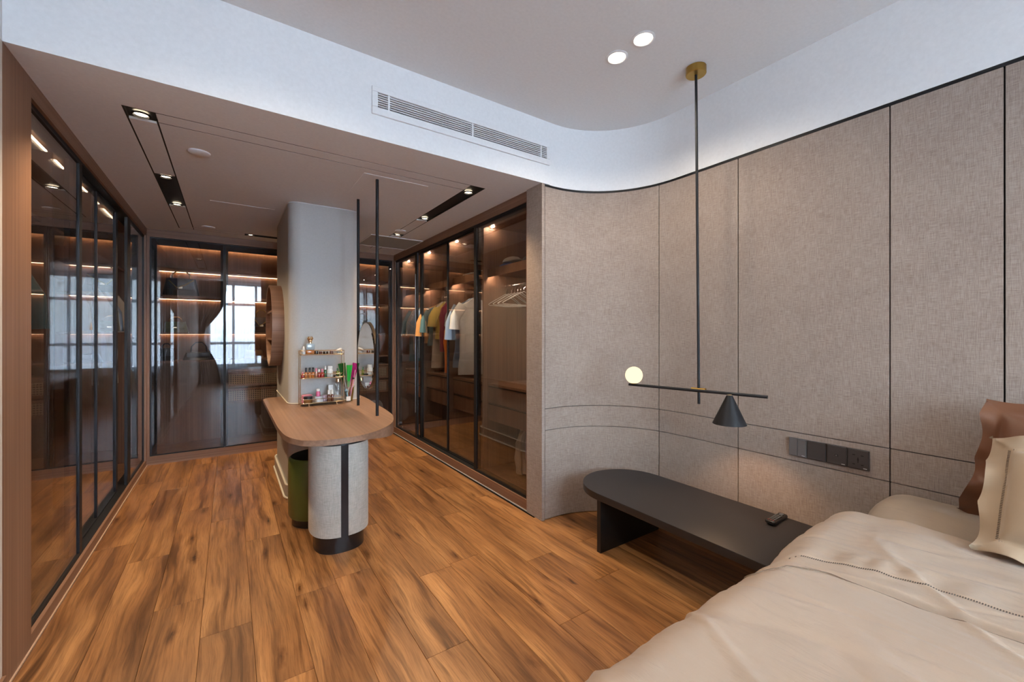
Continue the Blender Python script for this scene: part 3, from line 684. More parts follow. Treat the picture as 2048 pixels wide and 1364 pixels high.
# strip follows the front
sp = [p for p in stadium(DC[0], DC[1], .179, .2035, da, 60) if p[1] < DC[1] and .563 <= p[0] <= .613]; sp.sort()
bm = bm_(); 
prism(bm, sp+[(q[0], q[1]+.012) for q in sp[::-1]], .112, .676); put('black_strip', bm, 'blackg', dl, smooth=True)
# green stool / bin behind it
gs = thing('green_tub', 'olive green leather round tub with a black base under the desk', 'tub', (.545, 3.34, 0))
gc = (.535, 3.34, 0)
put('base', L([(.165, 0), (.165, .055), (.16, .06)], gc, 40), 'blackg', gs, smooth=True)
put('body', L([(.178, .055), (.188, .075), (.190, .25), (.188, .455), (.182, .472), (.172, .478)], gc, 48, cap=False), 'green', gs, smooth=True, angle=60)
put('lining', L([(.1715, .478), (.166, .47), (.164, .30), (.150, .285), (0, .285)], gc, 48, cap=False), 'dark', gs, smooth=True)

# ------------------------------------------------------------------ cosmetics rack
def pill(x0, x1, y0, y1, z, r=.03, seg=5): return [(x, y, z) for x, y in rrect(x0, x1, y0, y1, r, seg)]
rk = thing('cosmetics_rack', 'three tier gold wire cosmetics rack on the desk against the column', 'rack', (.632, 3.73, HD))
RX0, RX1, RY0, RY1 = .470, .800, 3.665, 3.80
tiers = (.800, 1.000, 1.190)
for z in tiers:
    put('tray', prism(bm_(), rrect(RX0, RX1, RY0, RY1, .03, 5), z, z+.005), 'gold', rk)
    bm = bm_(); tube(bm, pill(RX0, RX1, RY0, RY1, z+.003, .03), .0035, 6, True); tube(bm, pill(RX0, RX1, RY0, RY1, z+.034, .03), .0022, 6, True)
    for fx in (.33, .66): 
        x = RX0+(RX1-RX0)*fx; tube(bm, [(x, RY0, z), (x, RY0, z+.034)], .002, 6)
    put('guard_rail', bm, 'gold', rk, smooth=True)
for x in (RX0, RX1):
    for y in (RY0+.03, RY1-.02): put('upright', T([(x, y, HD), (x, y, 1.225)], .003, 8), 'gold', rk, smooth=True)
for x in (RX0+.06, RX1-.06): put('foot', L([(.006, HD), (.006, HD+.022)], (x, RY0+.012, 0), 12), 'gold', rk)
def bottle(name, label, cat, x, y, z, body, bmat, cap=None, cmat=None, group=None, seg=18, bodyname='body', capname='cap'):
    """body and cap are lathe profiles relative to z"""
    t = thing(name, label, cat, (x, y, z), group)
    put(bodyname, L(body, (x, y, z), seg), bmat, t, smooth=True, angle=40)
    if cap: put(capname, L(cap, (x, y, z), seg), cmat, t, smooth=True, angle=40)
    return t
def bp(r, h, n=.4, nh=.012): return [(0, 0), (r*.93, 0), (r, .003), (r, h-.006), (r*.8, h), (r*n, h+.003), (r*n, h+nh)]
def cp(r, z0, h): return [(0, z0), (r, z0), (r, z0+h-.002), (r*.85, z0+h), (0, z0+h)]
amber = pl('amber_glass', (.42, .13, .02), .12, spec=.8); redg = pl('red_glass', (.32, .025, .02), .12, spec=.8); pinkp = pl('pink_plastic', (.62, .22, .30), .3)
wp = pl('white_plastic', (.80, .80, .78), .35); grn = pl('green_glass', (.03, .12, .05), .15, spec=.8); brn = pl('dark_brown_glass', (.10, .025, .012), .12, spec=.8)
t1, t2, t3 = (q+.0055 for q in tiers)
g2 = 'bottles on the middle tier of the gold rack'
# middle tier
bottle('cosmetic_bottle', 'tiny round red bottle at the far left of the middle rack tier', 'bottle', .487, 3.70, t2, bp(.011, .030), redg, cp(.006, .036, .012), pinkp, g2)
for k, x in enumerate((.512, .538, .563)):
    bottle('nail_polish', ['left', 'middle', 'right'][k]+' one of three amber bottles with tall black caps, middle rack tier', 'bottle', x, 3.70, t2, bp(.0115, .045), amber, cp(.008, .046, .036), 'blackg', g2)
bottle('lipstick', 'rose pink lipstick tube standing right of the amber bottles, middle rack tier', 'lipstick', .586, 3.695, t2, bp(.008, .052, .9, .004), pl('rose_gold', (.75, .38, .30), .25, metal=.7), cp(.0085, .054, .022), pinkp, g2)
bottle('cosmetic_bottle', 'small red bottle with a pale cap right of the lipstick', 'bottle', .608, 3.70, t2, bp(.011, .036), redg, cp(.006, .042, .022), wp, g2)
bottle('cosmetic_bottle', 'squat dark red bottle with a pink stopper in the middle of the rack', 'bottle', .632, 3.70, t2, bp(.016, .036), redg, cp(.008, .042, .026), pinkp, g2)
bottle('dropper_bottle', 'slim dark green bottle with a white rounded cap, middle rack tier', 'bottle', .657, 3.705, t2, bp(.010, .058), grn, cp(.007, .06, .030), wp, g2)
bottle('pill_bottle', 'white plastic pill bottle with a ribbed white cap, middle rack tier', 'bottle', .693, 3.71, t2, bp(.023, .060, .75, .006), wp, cp(.019, .064, .024), wp, g2, 24)
bottle('cosmetic_bottle', 'small olive green bottle at the right of the middle rack tier', 'bottle', .752, 3.71, t2, bp(.012, .042), pl('olive_glass', (.12, .16, .02), .15), cp(.006, .046, .022), grn, g2)
tag(put('compact', L([(0, 0), (.020, 0), (.021, .003), (.021, .009), (.019, .012), (0, .012)], (.735, 3.682, t2), 24), 'blackg', smooth=True), 'flat round black powder compact on the middle rack tier', 'compact')
# top tier
pf = thing('perfume_bottle', 'square clear perfume bottle with amber liquid and a gold crown stopper on the rack top', 'bottle', (.545, 3.72, t3))
put('glass_body', B(.512, .576, 3.70, 3.74, t3+.034, t3+.088, bev=.006), pl('smoky_perfume', (.30, .36, .40), .08, spec=.9), pf, smooth=True)
put('liquid', B(.513, .575, 3.701, 3.739, t3+.001, t3+.034, bev=.004), amber, pf, smooth=True)
put('collar', L([(.011, .088), (.011, .100)], (.545, 3.72, t3), 16), 'gold', pf, smooth=True)
bm = L([(0, .100), (.013, .100), (.016, .108), (.013, .116)], (.545, 3.72, t3), 16)
for k in range(6):
    a = k*PI/3; tube(bm, [(.545+.012*math.cos(a), 3.72+.012*math.sin(a), t3+.112), (.545+.018*math.cos(a), 3.72+.018*math.sin(a), t3+.128), (.545+.014*math.cos(a), 3.72+.014*math.sin(a), t3+.143)], [.004, .006, .002], 6)
put('crown_stopper', bm, 'gold', pf, smooth=True)
bottle('ampoule', 'small frosted pointed bottle left of the perfume on the rack top', 'bottle', .497, 3.715, t3, [(0, 0), (.011, 0), (.012, .003), (.012, .034), (.008, .042)], pl('frosted', (.62, .66, .68), .3), [(.008, .042), (.006, .058), (0, .066)], wp)
for k, (x, r, h, mt) in enumerate(((.590, .014, .026, 'blackg'), (.622, .012, .020, brn), (.660, .020, .020, 'bronze'), (.705, .014, .022, brn))):
    tag(put('cosmetic_jar', L([(0, 0), (r*.95, 0), (r, .003), (r, h*.6), (r*.96, h*.62), (r*.96, h), (0, h)], (x, 3.715, t3), 20), mt, smooth=True),
        ['black squat jar right of the perfume on the rack top', 'small brown jar, second right of the perfume on the rack top', 'widest low bronze tin on the rack top', 'brown jar left of the white puff on the rack top'][k], 'jar', 'low jars on the rack top')
bm = bm_(); bmesh.ops.create_icosphere(bm, subdivisions=3, radius=1)
for v in bm.verts: v.co = Vector((.762+v.co.x*.026, 3.72+v.co.y*.022, t3+.030+v.co.z*(.012)+(v.co.x)*.012+.004*noise.noise(v.co*2)))
tag(put('powder_puff', bm, wp, smooth=True), 'white powder puff at the right end of the rack top', 'puff')
bottle('cosmetic_jar', 'small clear jar under the white puff on the rack top', 'jar', .768, 3.722, t3, [(0, 0), (.016, 0), (.017, .014)], pl('clearish', (.5, .5, .48), .1), None)
# bottom tier
bottle('cream_jar', 'round amber cream jar with a wide black lid, bottom rack tier', 'jar', .527, 3.70, t1, [(0, 0), (.030, 0), (.033, .004), (.033, .028)], pl('amber_jar', (.22, .10, .03), .15), cp(.034, .029, .022), 'blackg', None, 28, capname='lid')
tag(put('round_tin', L([(0, 0), (.040, 0), (.040, .052), (.036, .056), (0, .056)], (.527, 3.765, t1), 32), pinkp, smooth=True), 'pink round tin behind the black lidded jar, bottom rack tier', 'tin')
bottle('cream_jar', 'white round cream jar under the pink bottle, bottom rack tier', 'jar', .607, 3.705, t1, [(0, 0), (.030, 0), (.032, .004), (.032, .030)], wp, cp(.033, .031, .014), pl('pearl_lid', (.62, .64, .68), .25), None, 28, capname='lid')
bottle('cosmetic_bottle', 'pink bottle with a clear cap standing on the white jar', 'bottle', .602, 3.705, t1+.0455, bp(.017, .036, .6, .008), pl('hot_pink', (.66, .16, .30), .25), cp(.013, .041, .018), pl('pearl', (.75, .68, .68), .3))
tag(put('round_tin', L([(0, 0), (.026, 0), (.026, .040), (.023, .044), (0, .044)], (.655, 3.755, t1), 28), pl('lilac_tin', (.45, .33, .40), .35), smooth=True), 'lilac round tin behind the white jar, bottom rack tier', 'tin')
for k, x in enumerate((.682, .709)):
    bottle('serum_bottle', ['left', 'right'][k]+' one of two dark brown serum bottles with white droppers, bottom rack tier', 'bottle', x, 3.70, t1, bp(.0125, .050), brn, cp(.0075, .056, .036), wp, 'serum bottles on the bottom tier of the gold rack')
tb = thing('cream_tube', 'white cream tube standing behind the serum bottles, bottom rack tier', 'tube', (.705, 3.745, t1))
put('tube_body', grid(bm_(), lambda u, v: Vector((.705+(.018)*math.cos(2*PI*u), 3.745+.014*(1-v*.95)*math.sin(2*PI*u), t1+.022+v*.105)), 20, 8, True), wp, tb, smooth=True)
put('cap', L(cp(.013, 0, .022), (.705, 3.745, t1), 18), wp, tb, smooth=True)
bottle('glass_jar', 'tall clear glass jar with a gold lid at the right of the bottom rack tier', 'jar', .762, 3.735, t1, [(0, 0), (.024, 0), (.026, .004), (.026, .140), (.02, .15)], 'clear', cp(.021, .15, .028), 'gold', None, 28, 'glass_body', 'lid')
# brush pot, brushes and fans right of the rack
HP = (.842, 3.745, HD)
pot = thing('brush_pot', 'clear glass pot with a white label holding brushes beside the rack', 'pot', HP)
put('pot_glass', L([(.0, 0), (.024, 0), (.026, .003), (.027, .095), (.025, .095), (.024, .005), (0, .005)], HP, 28, cap=False), 'clear', pot, smooth=True)
put('label', B(.824, .858, HP[1]-.0295, HP[1]-.0265, HD+.012, HD+.048), wp, pot)
def stick(name, lab, cat, a, b, r0, r1, m, tip=None, tm=None):
    t = thing(name, lab, cat, a); a, b = Vector(a), Vector(b)
    put('handle', T([a, a.lerp(b, .72), b], [r0, (r0+r1)/2, r1], 8), m, t, smooth=True)
    if tip: 
        d = (b-a).normalized(); put('bristles', T([b, b+d*tip*.5, b+d*tip], [r1, r1*1.9, r1*.5], 8), tm, t, smooth=True)
    return t
stick('makeup_brush', 'grey handled flat brush leaning left in the brush pot', 'brush', (.848, 3.75, HD+.007), (.812, 3.742, HD+.20), .004, .006, pl('grey_handle', (.35, .35, .34), .4), .035, pl('cream_bristle', (.5, .45, .36), .8))
stick('wooden_brush', 'brown wooden brush leaning right in the brush pot', 'brush', (.835, 3.752, HD+.007), (.885, 3.74, HD+.19), .004, .006, pl('red_wood', (.32, .12, .05), .4), .02, pl('black_bristle', (.03, .02, .02), .8))
stick('blue_brush', 'short pale blue brush in the brush pot', 'brush', (.846, 3.735, HD+.007), (.828, 3.722, HD+.085), .005, .008, pl('pale_blue', (.28, .5, .6), .4), .03, pl('blue_bristle', (.2, .35, .45), .8))
stick('gold_brush', 'gold handled brush standing against the column right of the pot', 'brush', (.880, 3.77, HD+.002), (.898, 3.80, HD+.115), .007, .008, 'brass', .03, pl('cream_bristle2', (.5, .42, .3), .8))
def fan(lab, m, base, ang, L_, w0, w1, y, ribm):
    t = thing('folding_fan', lab, 'fan', (base[0], y, base[1]), 'half folded fans beside the rack')
    n = 9; bm = bm_(); a = math.radians(ang); dx, dz = math.sin(a), math.cos(a); px, pz = dz, -dx
    def P_(s, w, k): return Vector((base[0]+dx*s+px*w, y+(.003 if k % 2 else -.003), base[1]+dz*s+pz*w))
    lo = [P_(L_*.38, w0*(k/n-.5), k) for k in range(n+1)]; hi = [P_(L_, w1*(k/n-.5), k) for k in range(n+1)]
    back = Vector((0, .0015, 0))
    vl = [bm.verts.new(p) for p in lo]; vh = [bm.verts.new(p) for p in hi]; bl = [bm.verts.new(p+back) for p in lo]; bh_ = [bm.verts.new(p+back) for p in hi]
    for k in range(n):
        bm.faces.new((vl[k], vl[k+1], vh[k+1], vh[k])); bm.faces.new((bl[k], bh_[k], bh_[k+1], bl[k+1]))
        bm.faces.new((vh[k], vh[k+1], bh_[k+1], bh_[k])); bm.faces.new((vl[k], bl[k], bl[k+1], vl[k+1]))
    bm.faces.new((vl[0], vh[0], bh_[0], bl[0])); bm.faces.new((vl[n], bl[n], bh_[n], vh[n]))
    put('fan_leaf', bm, m, t)
    for k in (0, 3, 6, 9): put('rib', T([Vector((base[0], y, base[1])), P_(L_*.55, (w0+w1)/2*(k/n-.5)*.9, 0)+Vector((0, -.002, 0))], .0016, 5), ribm, t)
    return t
HB = HD+.008
fan('dark green folded fan, leftmost of the fans beside the rack', cl('dark_green_leaf', (.015, .13, .02)), (.843, HB), -8, .325, .020, .064, 3.768, 'bronze')
fan('bright green folded fan in the brush pot', cl('bright_green_leaf', (.02, .50, .07)), (.843, HB), 3, .305, .014, .052, 3.752, 'gold')
fan('magenta folded fan, rightmost of the fans beside the rack', cl('magenta_leaf', (.42, .006, .19)), (.850, HB), 12, .325, .022, .058, 3.775, pl('pink_rib', (.6, .2, .3), .4))
stick('pink_comb', 'light pink slim tool leaning in front of the magenta fan', 'comb', (.856, 3.738, HD+.007), (.902, 3.735, HD+.27), .0025, .004, pl('light_pink', (.75, .32, .45), .4))

# ------------------------------------------------------------------ pendant lamp
pn = thing('pendant_lamp', 'black rod pendant lamp with a glowing globe and a black cone shade by the bed', 'pendant lamp', (2.256, 1.403, .95))
PX, PY = 2.256, 1.403
put('canopy', L([(.0, ZC-.042), (.053, ZC-.042), (.056, ZC-.039), (.056, ZC)], (PX, PY, 0), 36), 'brass', pn, smooth=True, angle=30)
put('rod', T([(PX, PY, ZC-.04), (PX+.008, PY-.013, .95)], .0075, 12), 'black', pn, smooth=True)
ba, bb = Vector((2.152, 1.808, 1.030)), Vector((2.300, 1.032, 1.030)); bd = (bb-ba).normalized(); bc = Vector((PX+.007, PY-.012, 1.030))
put('arm', T([ba, bb], .0085, 12), 'black', pn, smooth=True)
put('brass_joint', T([bc-bd*.040, bc+bd*.040], .014, 16), 'brass', pn, smooth=True)
gc_ = ba+bd*.035+Vector((0, 0, .062))
put('globe', L([(.0001, -.055)]+[(.055*math.cos(a), .055*math.sin(a)) for a in [(-90+k*180/18)*PI/180 for k in range(1, 18)]]+[(.0001, .055)], gc_, 32), 'globe', pn, smooth=True)
put('globe_seat', L([(.018, -.055), (.022, -.050), (.014, -.046)], gc_, 20), 'brass', pn, smooth=True)
cc = ba+bd*.607
put('cone_shade', L([(.013, -.010), (.016, -.012), (.085, -.166), (.083, -.166), (.014, -.016)], cc, 40, cap=False), 'black', pn, smooth=True, angle=25)
put('bulb', L([(.0, -.03), (.012, -.035), (.018, -.06), (.012, -.08), (0, -.085)], cc, 16), 'bulb', pn, smooth=True)
d = bpy.data.lights.new('cone_light', 'SPOT'); d.energy = 7; d.spot_size = math.radians(110); d.spot_blend = .6; d.color = (1, .62, .34); d.shadow_soft_size = .02
o = bpy.data.objects.new('cone_light', d); C.objects.link(o); o.parent = pn; o.location = cc+Vector((0, 0, -.10))-WL[pn.name]

# ------------------------------------------------------------------ low bedside bench
bt = thing('bedside_bench', 'low black bench table with one rounded end standing beside the bed', 'table', (2.19, 1.4, 0))
top = [(1.893, .45), (1.893, 1.845)][::-1] ; outl = [(1.895, .80), (2.49, .80)]+arc(2.1925, 1.845, .2975, 0, 180, 28)
put('tabletop', prism(bm_(), outl, .323, .365, .003, 2), 'bench', bt, smooth=True, angle=40)
put('leg_panel', B(1.897, 2.47, 1.815, 1.845, 0, .323, bev=.001), 'benchleg', bt)
put('leg_panel', B(1.93, 2.47, .83, .86, 0, .323), 'benchleg', bt)
# remote control
rc = thing('remote_control', 'black remote control lying on the low bench next to the bed', 'remote', (2.395, 1.03, .365))
RM = Matrix.Translation((2.395, 1.03, .3655)) @ Matrix.Rotation(math.radians(2), 4, 'Z')
bm = bm_()
def rf(u, v):
    a = 2*PI*u; x = -.085+.17*v; w = .021+.003*math.cos(v*6.0); 
    e = 1 if .02 < v < .98 else .6
    c, s = math.cos(a), math.sin(a); y = w*math.copysign(abs(c)**.6, c)*e; z = .012+.011*math.copysign(abs(s)**.6, s)*e+.004*math.cos(v*PI*1.5)
    return RM @ Vector((x, y, z))
grid(bm, rf, 20, 24, True); bmesh.ops.holes_fill(bm, edges=bm.edges)
put('case', bm, 'blackg', rc, smooth=True)
btn = pl('button_grey', (.12, .12, .12), .5); btr = pl('button_red', (.25, .03, .03), .5)
for i in range(8):
    for j in (-1, 0, 1):
        c = RM @ Vector((-.070+i*.015, j*.0115, .0255-.0008*i*0)); 
        put('button', L([(.0038, -.003), (.0038, .0012), (0, .0016)], c, 8), btr if (i == 0) else btn, rc)
put('display', L([(.012, -.002), (.011, .001), (0, .001)], RM @ Vector((.058, 0, .0238)), 16), 'steel', rc)

# ------------------------------------------------------------------ sockets on the wall
sg_ = 'dark switch and socket plates in a row above the bench'
yy = 1.046
names = ['grey double rocker switch plate, leftmost of the row of wall plates', 'plain dark wide rocker switch plate, second from the left', 'dark plate with a small data port, third from the left', 'dark universal power socket plate, rightmost of the row']
for k in range(4):
    y1 = yy-k*.0885; y0 = y1-.0865; yc = (y0+y1)/2; z0, z1 = .685, .782; xf = XW-.010
    t = thing(['switch_plate', 'switch_plate', 'data_socket', 'power_socket'][k], names[k], ['switch', 'switch', 'socket', 'socket'][k], (XW-.005, yc, z0), sg_)
    put('plate', B(xf, XW-.001, y0, y1, z0, z1, bev=.002), 'socklight' if k == 0 else 'socket', t)
    m = 'socklight' if k == 0 else 'socket'
    if k == 0:
        for a, b in ((y0+.003, yc-.0008), (yc+.0008, y1-.003)): put('rocker', B(xf-.004, xf+.001, a, b, z0+.003, z1-.003, bev=.0015), m, t)
    else: put('face', B(xf-.003, xf+.001, y0+.003, y1-.003, z0+.003, z1-.003, bev=.001), m, t)
    put('edge_line', B(xf-.001, XW-.002, y0+.001, y1-.001, z1, z1+.0015), 'steel', t)
    if k != 1: put('maker_mark', B(xf-.0048, xf-.0028, y0+.008, y0+.022, z0+.008, z0+.011), pl('mark_silver', (.55, .55, .55), .4), t)
    if k == 2: put('port', B(xf-.0038, xf-.0025, yc-.007, yc+.007, .728, .739), 'hole', t); put('port_shutter', B(xf-.0045, xf-.003, yc-.003, yc+.004, .730, .737), 'socklight', t)
    if k == 3:
        for (dy, dz, a, b) in ((.017, .022, .0055, .0022), (-.017, .022, .0055, .0022), (.017, -.024, .0055, .0022), (-.017, -.024, .0055, .0022), (0, 0, .0035, .0045), (0, -.008, .002, .007), (0, .007, .002, .004)):
            put('pin_hole', B(xf-.0036, xf-.0026, yc+dy-a, yc+dy+a, .733+dz-b, .733+dz+b), 'hole', t)

# ------------------------------------------------------------------ bed
bd_ = thing('bed', 'wide bed covered in beige linen against the fabric wall', 'bed', (1.5, -.35, 0))
put('bed_base', B(.50, 2.56, -1.28, .62, .04, .30, bev=.02), 'drape', bd_)
def sstep(a, b, x): t = min(1, max(0, (x-a)/(b-a))); return t*t*(3-2*t)
def fb(v, o=3):
    s, a = 0, 1
    for k in range(o): s += a*noise.noise(v); v = v*2.03; a *= .5
    return s
def mf(u, v):
    x = 1.6+.955*u if False else 1.5+1.06*u; 
    w = v*2-1; y = -.33+w*1.0
    ax = abs(w); z = .548+.107*sstep(2.08, 2.34, x)
    s = (ax-.86)/.14
    if s > 0: 
        a = min(s, 1)*PI/2; y = -.33+math.copysign(.86+.11*math.sin(a), w); z -= .16*(1-math.cos(a))
    z += .008*fb(Vector((x*2.2, y*3.5, 1)))+.006*fb(Vector((x*4, y*14, 2)), 2)-.03*sstep(2.44, 2.56, x)
    return Vector((x, y, z))
put('mattress', B(.55, 2.555, -1.27, .60, .30, .50, bev=.05, seg=4), 'sheet', bd_, smooth=True)
bm = grid(bm_(), mf, 60, 110)
bmesh.ops.solidify(bm, geom=bm.faces[:], thickness=-.02)
put('fitted_sheet', bm, 'sheet', bd_, smooth=True, angle=80)
# duvet with a folded hem band
he = [(-1.6, 1.62), (.135, 1.597), (.262, 1.590), (.364, 1.577), (.517, 1.552), (.606, 1.485), (.650, 1.38), (.75, 1.33), (1.2, 1.30)]
h1 = [(-1.6, 1.715), (.146, 1.702), (.197, 1.694), (.278, 1.688), (.412, 1.660), (.524, 1.632), (.611, 1.594), (.650, 1.52), (.75, 1.46), (1.2, 1.43)]
def itp(tab, y):
    for (a, b), (c, d) in zip(tab, tab[1:]):
        if y <= c: 
            t = (y-a)/(c-a); return b+(d-b)*t
    return tab[-1][1]
DX0, DX1 = .34, 2.24
def dsurf(x, q):
    """q: signed distance across the bed from its middle line y=-.33, unrolled over the edge"""
    a = abs(q); sg = 1 if q > 0 else -1
    wob = .018*noise.noise(Vector((x*2.6, 3.3*sg, 0)))+.03*sstep(1.35, 2.0, x)-.03*sstep(2.15, 2.24, x)
    flat = .915+wob; R_ = .125
    zt = .612+.004*math.sin(x*3)
    if a < flat: y, z = a, zt
    else:
        s = (a-flat)/R_
        if s < PI/2: y = flat+R_*math.sin(s); z = zt-R_*(1-math.cos(s))
        else: y = flat+R_+.02*math.sin((s-PI/2)*.8); z = zt-R_-(a-flat-R_*PI/2)
    y = -.33+sg*y
    fx = (x-DX0)/.10
    if fx < 1: z -= .10*(1-fx)**2
    v = Vector((x, q, 0))
    n = .014*noise.noise(Vector((x*1.7, q*1.5, 4)))+.007*noise.noise(Vector((x*6.5+q*1.2, q*2.6, 7)))+.0032*noise.noise(Vector((x*17+q*3, q*5, 9)))+.0014*noise.noise(Vector((x*44, q*12, 2)))
    # long diagonal creases
    c1 = abs(noise.noise(Vector((x*2.6-q*1.9, q*.9+x*.4, 21)))); n += .007*max(0, .12-c1)/.12
    c2 = abs(noise.noise(Vector((x*4.6+q*1.0, q*1.7, 33)))); n -= .004*max(0, .10-c2)/.10
    # folded band lies on top
    xe = itp(he, y); xs_ = itp(h1, y)
    kf = 1-sstep(.42, .56, y)
    n += .013*kf*sstep(-.005, .004, x-xe) - .013*kf*math.exp(-((x-xe+.009)/.005)**2) - .0035*math.exp(-((x-xs_)/.007)**2)
    pk = math.exp(-((x-xs_-.05)/.06)**2)*.0035*math.sin(q*60+5*noise.noise(Vector((q*4, 1, 1)))); n += pk
    # drop towards the pillow end
    z -= .05*sstep(2.17, 2.24, x)
    dz = n; nx = 0
    if a > flat+.05: y += sg*n*1.2; z += n*.3
    else: z += n
    return Vector((x, y, z))
QM = 1.50
nx, nq = 400, 300
bm = bm_()
def xmap(u):
    for (a, p), (b, q) in zip(((0, DX0), (.30, 1.27), (.80, 1.76), (1, DX1)), ((.30, 1.27), (.80, 1.76), (1.0001, DX1))):
        if u <= b: return p+(q-p)*(u-a)/(b-a)
grid(bm, lambda u, v: dsurf(xmap(u), -QM+2*QM*v), nx, nq)
bmesh.ops.solidify(bm, geom=bm.faces[:], thickness=.012)
bmesh.ops.recalc_face_normals(bm, faces=bm.faces)
dv = thing('duvet', 'rumpled pale beige duvet with an openwork hem spread over the bed', 'duvet', (1.3, -.33, .12))
put('cover', bm, 'duvet', dv, smooth=True, angle=70)
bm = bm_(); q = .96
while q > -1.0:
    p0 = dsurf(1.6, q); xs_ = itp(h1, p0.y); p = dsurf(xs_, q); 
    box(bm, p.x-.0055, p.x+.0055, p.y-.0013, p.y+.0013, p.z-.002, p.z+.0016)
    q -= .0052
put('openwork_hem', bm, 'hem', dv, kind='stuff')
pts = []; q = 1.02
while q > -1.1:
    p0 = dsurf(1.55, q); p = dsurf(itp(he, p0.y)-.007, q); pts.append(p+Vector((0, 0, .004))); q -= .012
put('fold_shade_line', T(pts, .0016, 6), pl('fold_shade_brown', (.22, .15, .10), .9), dv, smooth=True)  # thin brown tube draws the shade under the fold as colour

# pillows
def pillow(name, lab, cat_, org, wdt, hgt, thk, lean, yaw, flange, mat, seed, wave=.02, hs=False, sag=0, flare=0):
    """stands on its lower edge at org, width along -Y, leaning back towards +X"""
    mtx = Matrix.Translation(org) @ Matrix.Rotation(yaw, 4, 'Z') @ Matrix.Rotation(lean, 4, 'Y')
    t = thing(name, lab, cat_, org)
    W2, H2 = wdt/2+flange, hgt/2+flange
    def mid(u, v):
        y = (u*2-1)*W2; z = (v*2-1)*H2
        ex = max(0, abs(y)-wdt/2)/flange; ez = max(0, abs(z)-hgt/2)/flange; e = min(1, max(ex, ez))
        w = wave*e*(math.sin((y if ez >= ex else z)*22+seed)+.6*math.sin((y if ez >= ex else z)*41+seed*2))
        w += .4*wave*e
        y *= 1+flare*(1-v)**2
        z2 = z+ (sag*(y/W2)**2); inw = .012*e*math.sin((z if ex > ez else y)*18+seed*1.7)
        return y-math.copysign(inw, y) if ex > ez else y, (z2-math.copysign(inw, z)) if ez >= ex else z2, w
    def side(sg):
        def f(u, v):
            y, z, w = mid(u, v); a = min(1, abs((u*2-1)*W2)/(wdt/2)); b = min(1, abs((v*2-1)*H2)/(hgt/2))
            th = thk/2*((1-a**2.6)*(1-b**2.6))**.45 if a < 1 and b < 1 else 0
            th += .003+.004*noise.noise(Vector((y*7, z*7, seed)))*(1 if th > .01 else .2)
            x = -sg*th+w
            return mtx @ Vector((x, -y, z+H2))
        return f
    bm = bm_(); grid(bm, side(1), 70, 50); grid(bm, side(-1), 70, 50)
    bmesh.ops.remove_doubles(bm, verts=bm.verts, dist=.0001)
    bmesh.ops.recalc_face_normals(bm, faces=bm.faces)
    put('case', bm, mat, t, smooth=True, angle=80)
    if hs:
        bm = bm_(); N_ = int((2*wdt+2*hgt)/.0062); f = side(1); s = 0; per = 2*(wdt+hgt)
        k = 0
        while s < per:
            a = s
            if a < hgt: y, z = -wdt/2-.004, -hgt/2+a
            elif a < hgt+wdt: y, z = -wdt/2+(a-hgt), hgt/2+.004
            elif a < 2*hgt+wdt: y, z = wdt/2+.004, hgt/2-(a-hgt-wdt)
            else: y, z = wdt/2-(a-2*hgt-wdt), -hgt/2-.004
            p = f((y/W2+1)/2, (z/H2+1)/2)
            vert = a < hgt or hgt+wdt <= a < 2*hgt+wdt
            r = bmesh.ops.create_cube(bm, size=1); m3 = mtx.to_3x3()
            for v in r['verts']:
                c = v.co; l = Vector((c.x*.0022, c.y*(.010 if vert else .0022), c.z*(.0022 if vert else .010))); v.co = p+m3 @ l
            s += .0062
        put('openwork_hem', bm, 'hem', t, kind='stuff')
    return t
pillow('brown_pillow', 'brown satin pillow with a wide ruffled edge leaning on the fabric wall', 'pillow', (2.37, -.02, .632), .56, .36, .13, math.radians(12), math.radians(0), .055, 'brown', 2.0, .026, sag=.02, flare=.18)
pillow('beige_pillow', 'beige pillow with an openwork hem leaning on the brown pillow', 'pillow', (2.05, -.05, .628), .56, .33, .17, math.radians(38), math.radians(-2), .062, 'pillow', 4.2, .02, True)

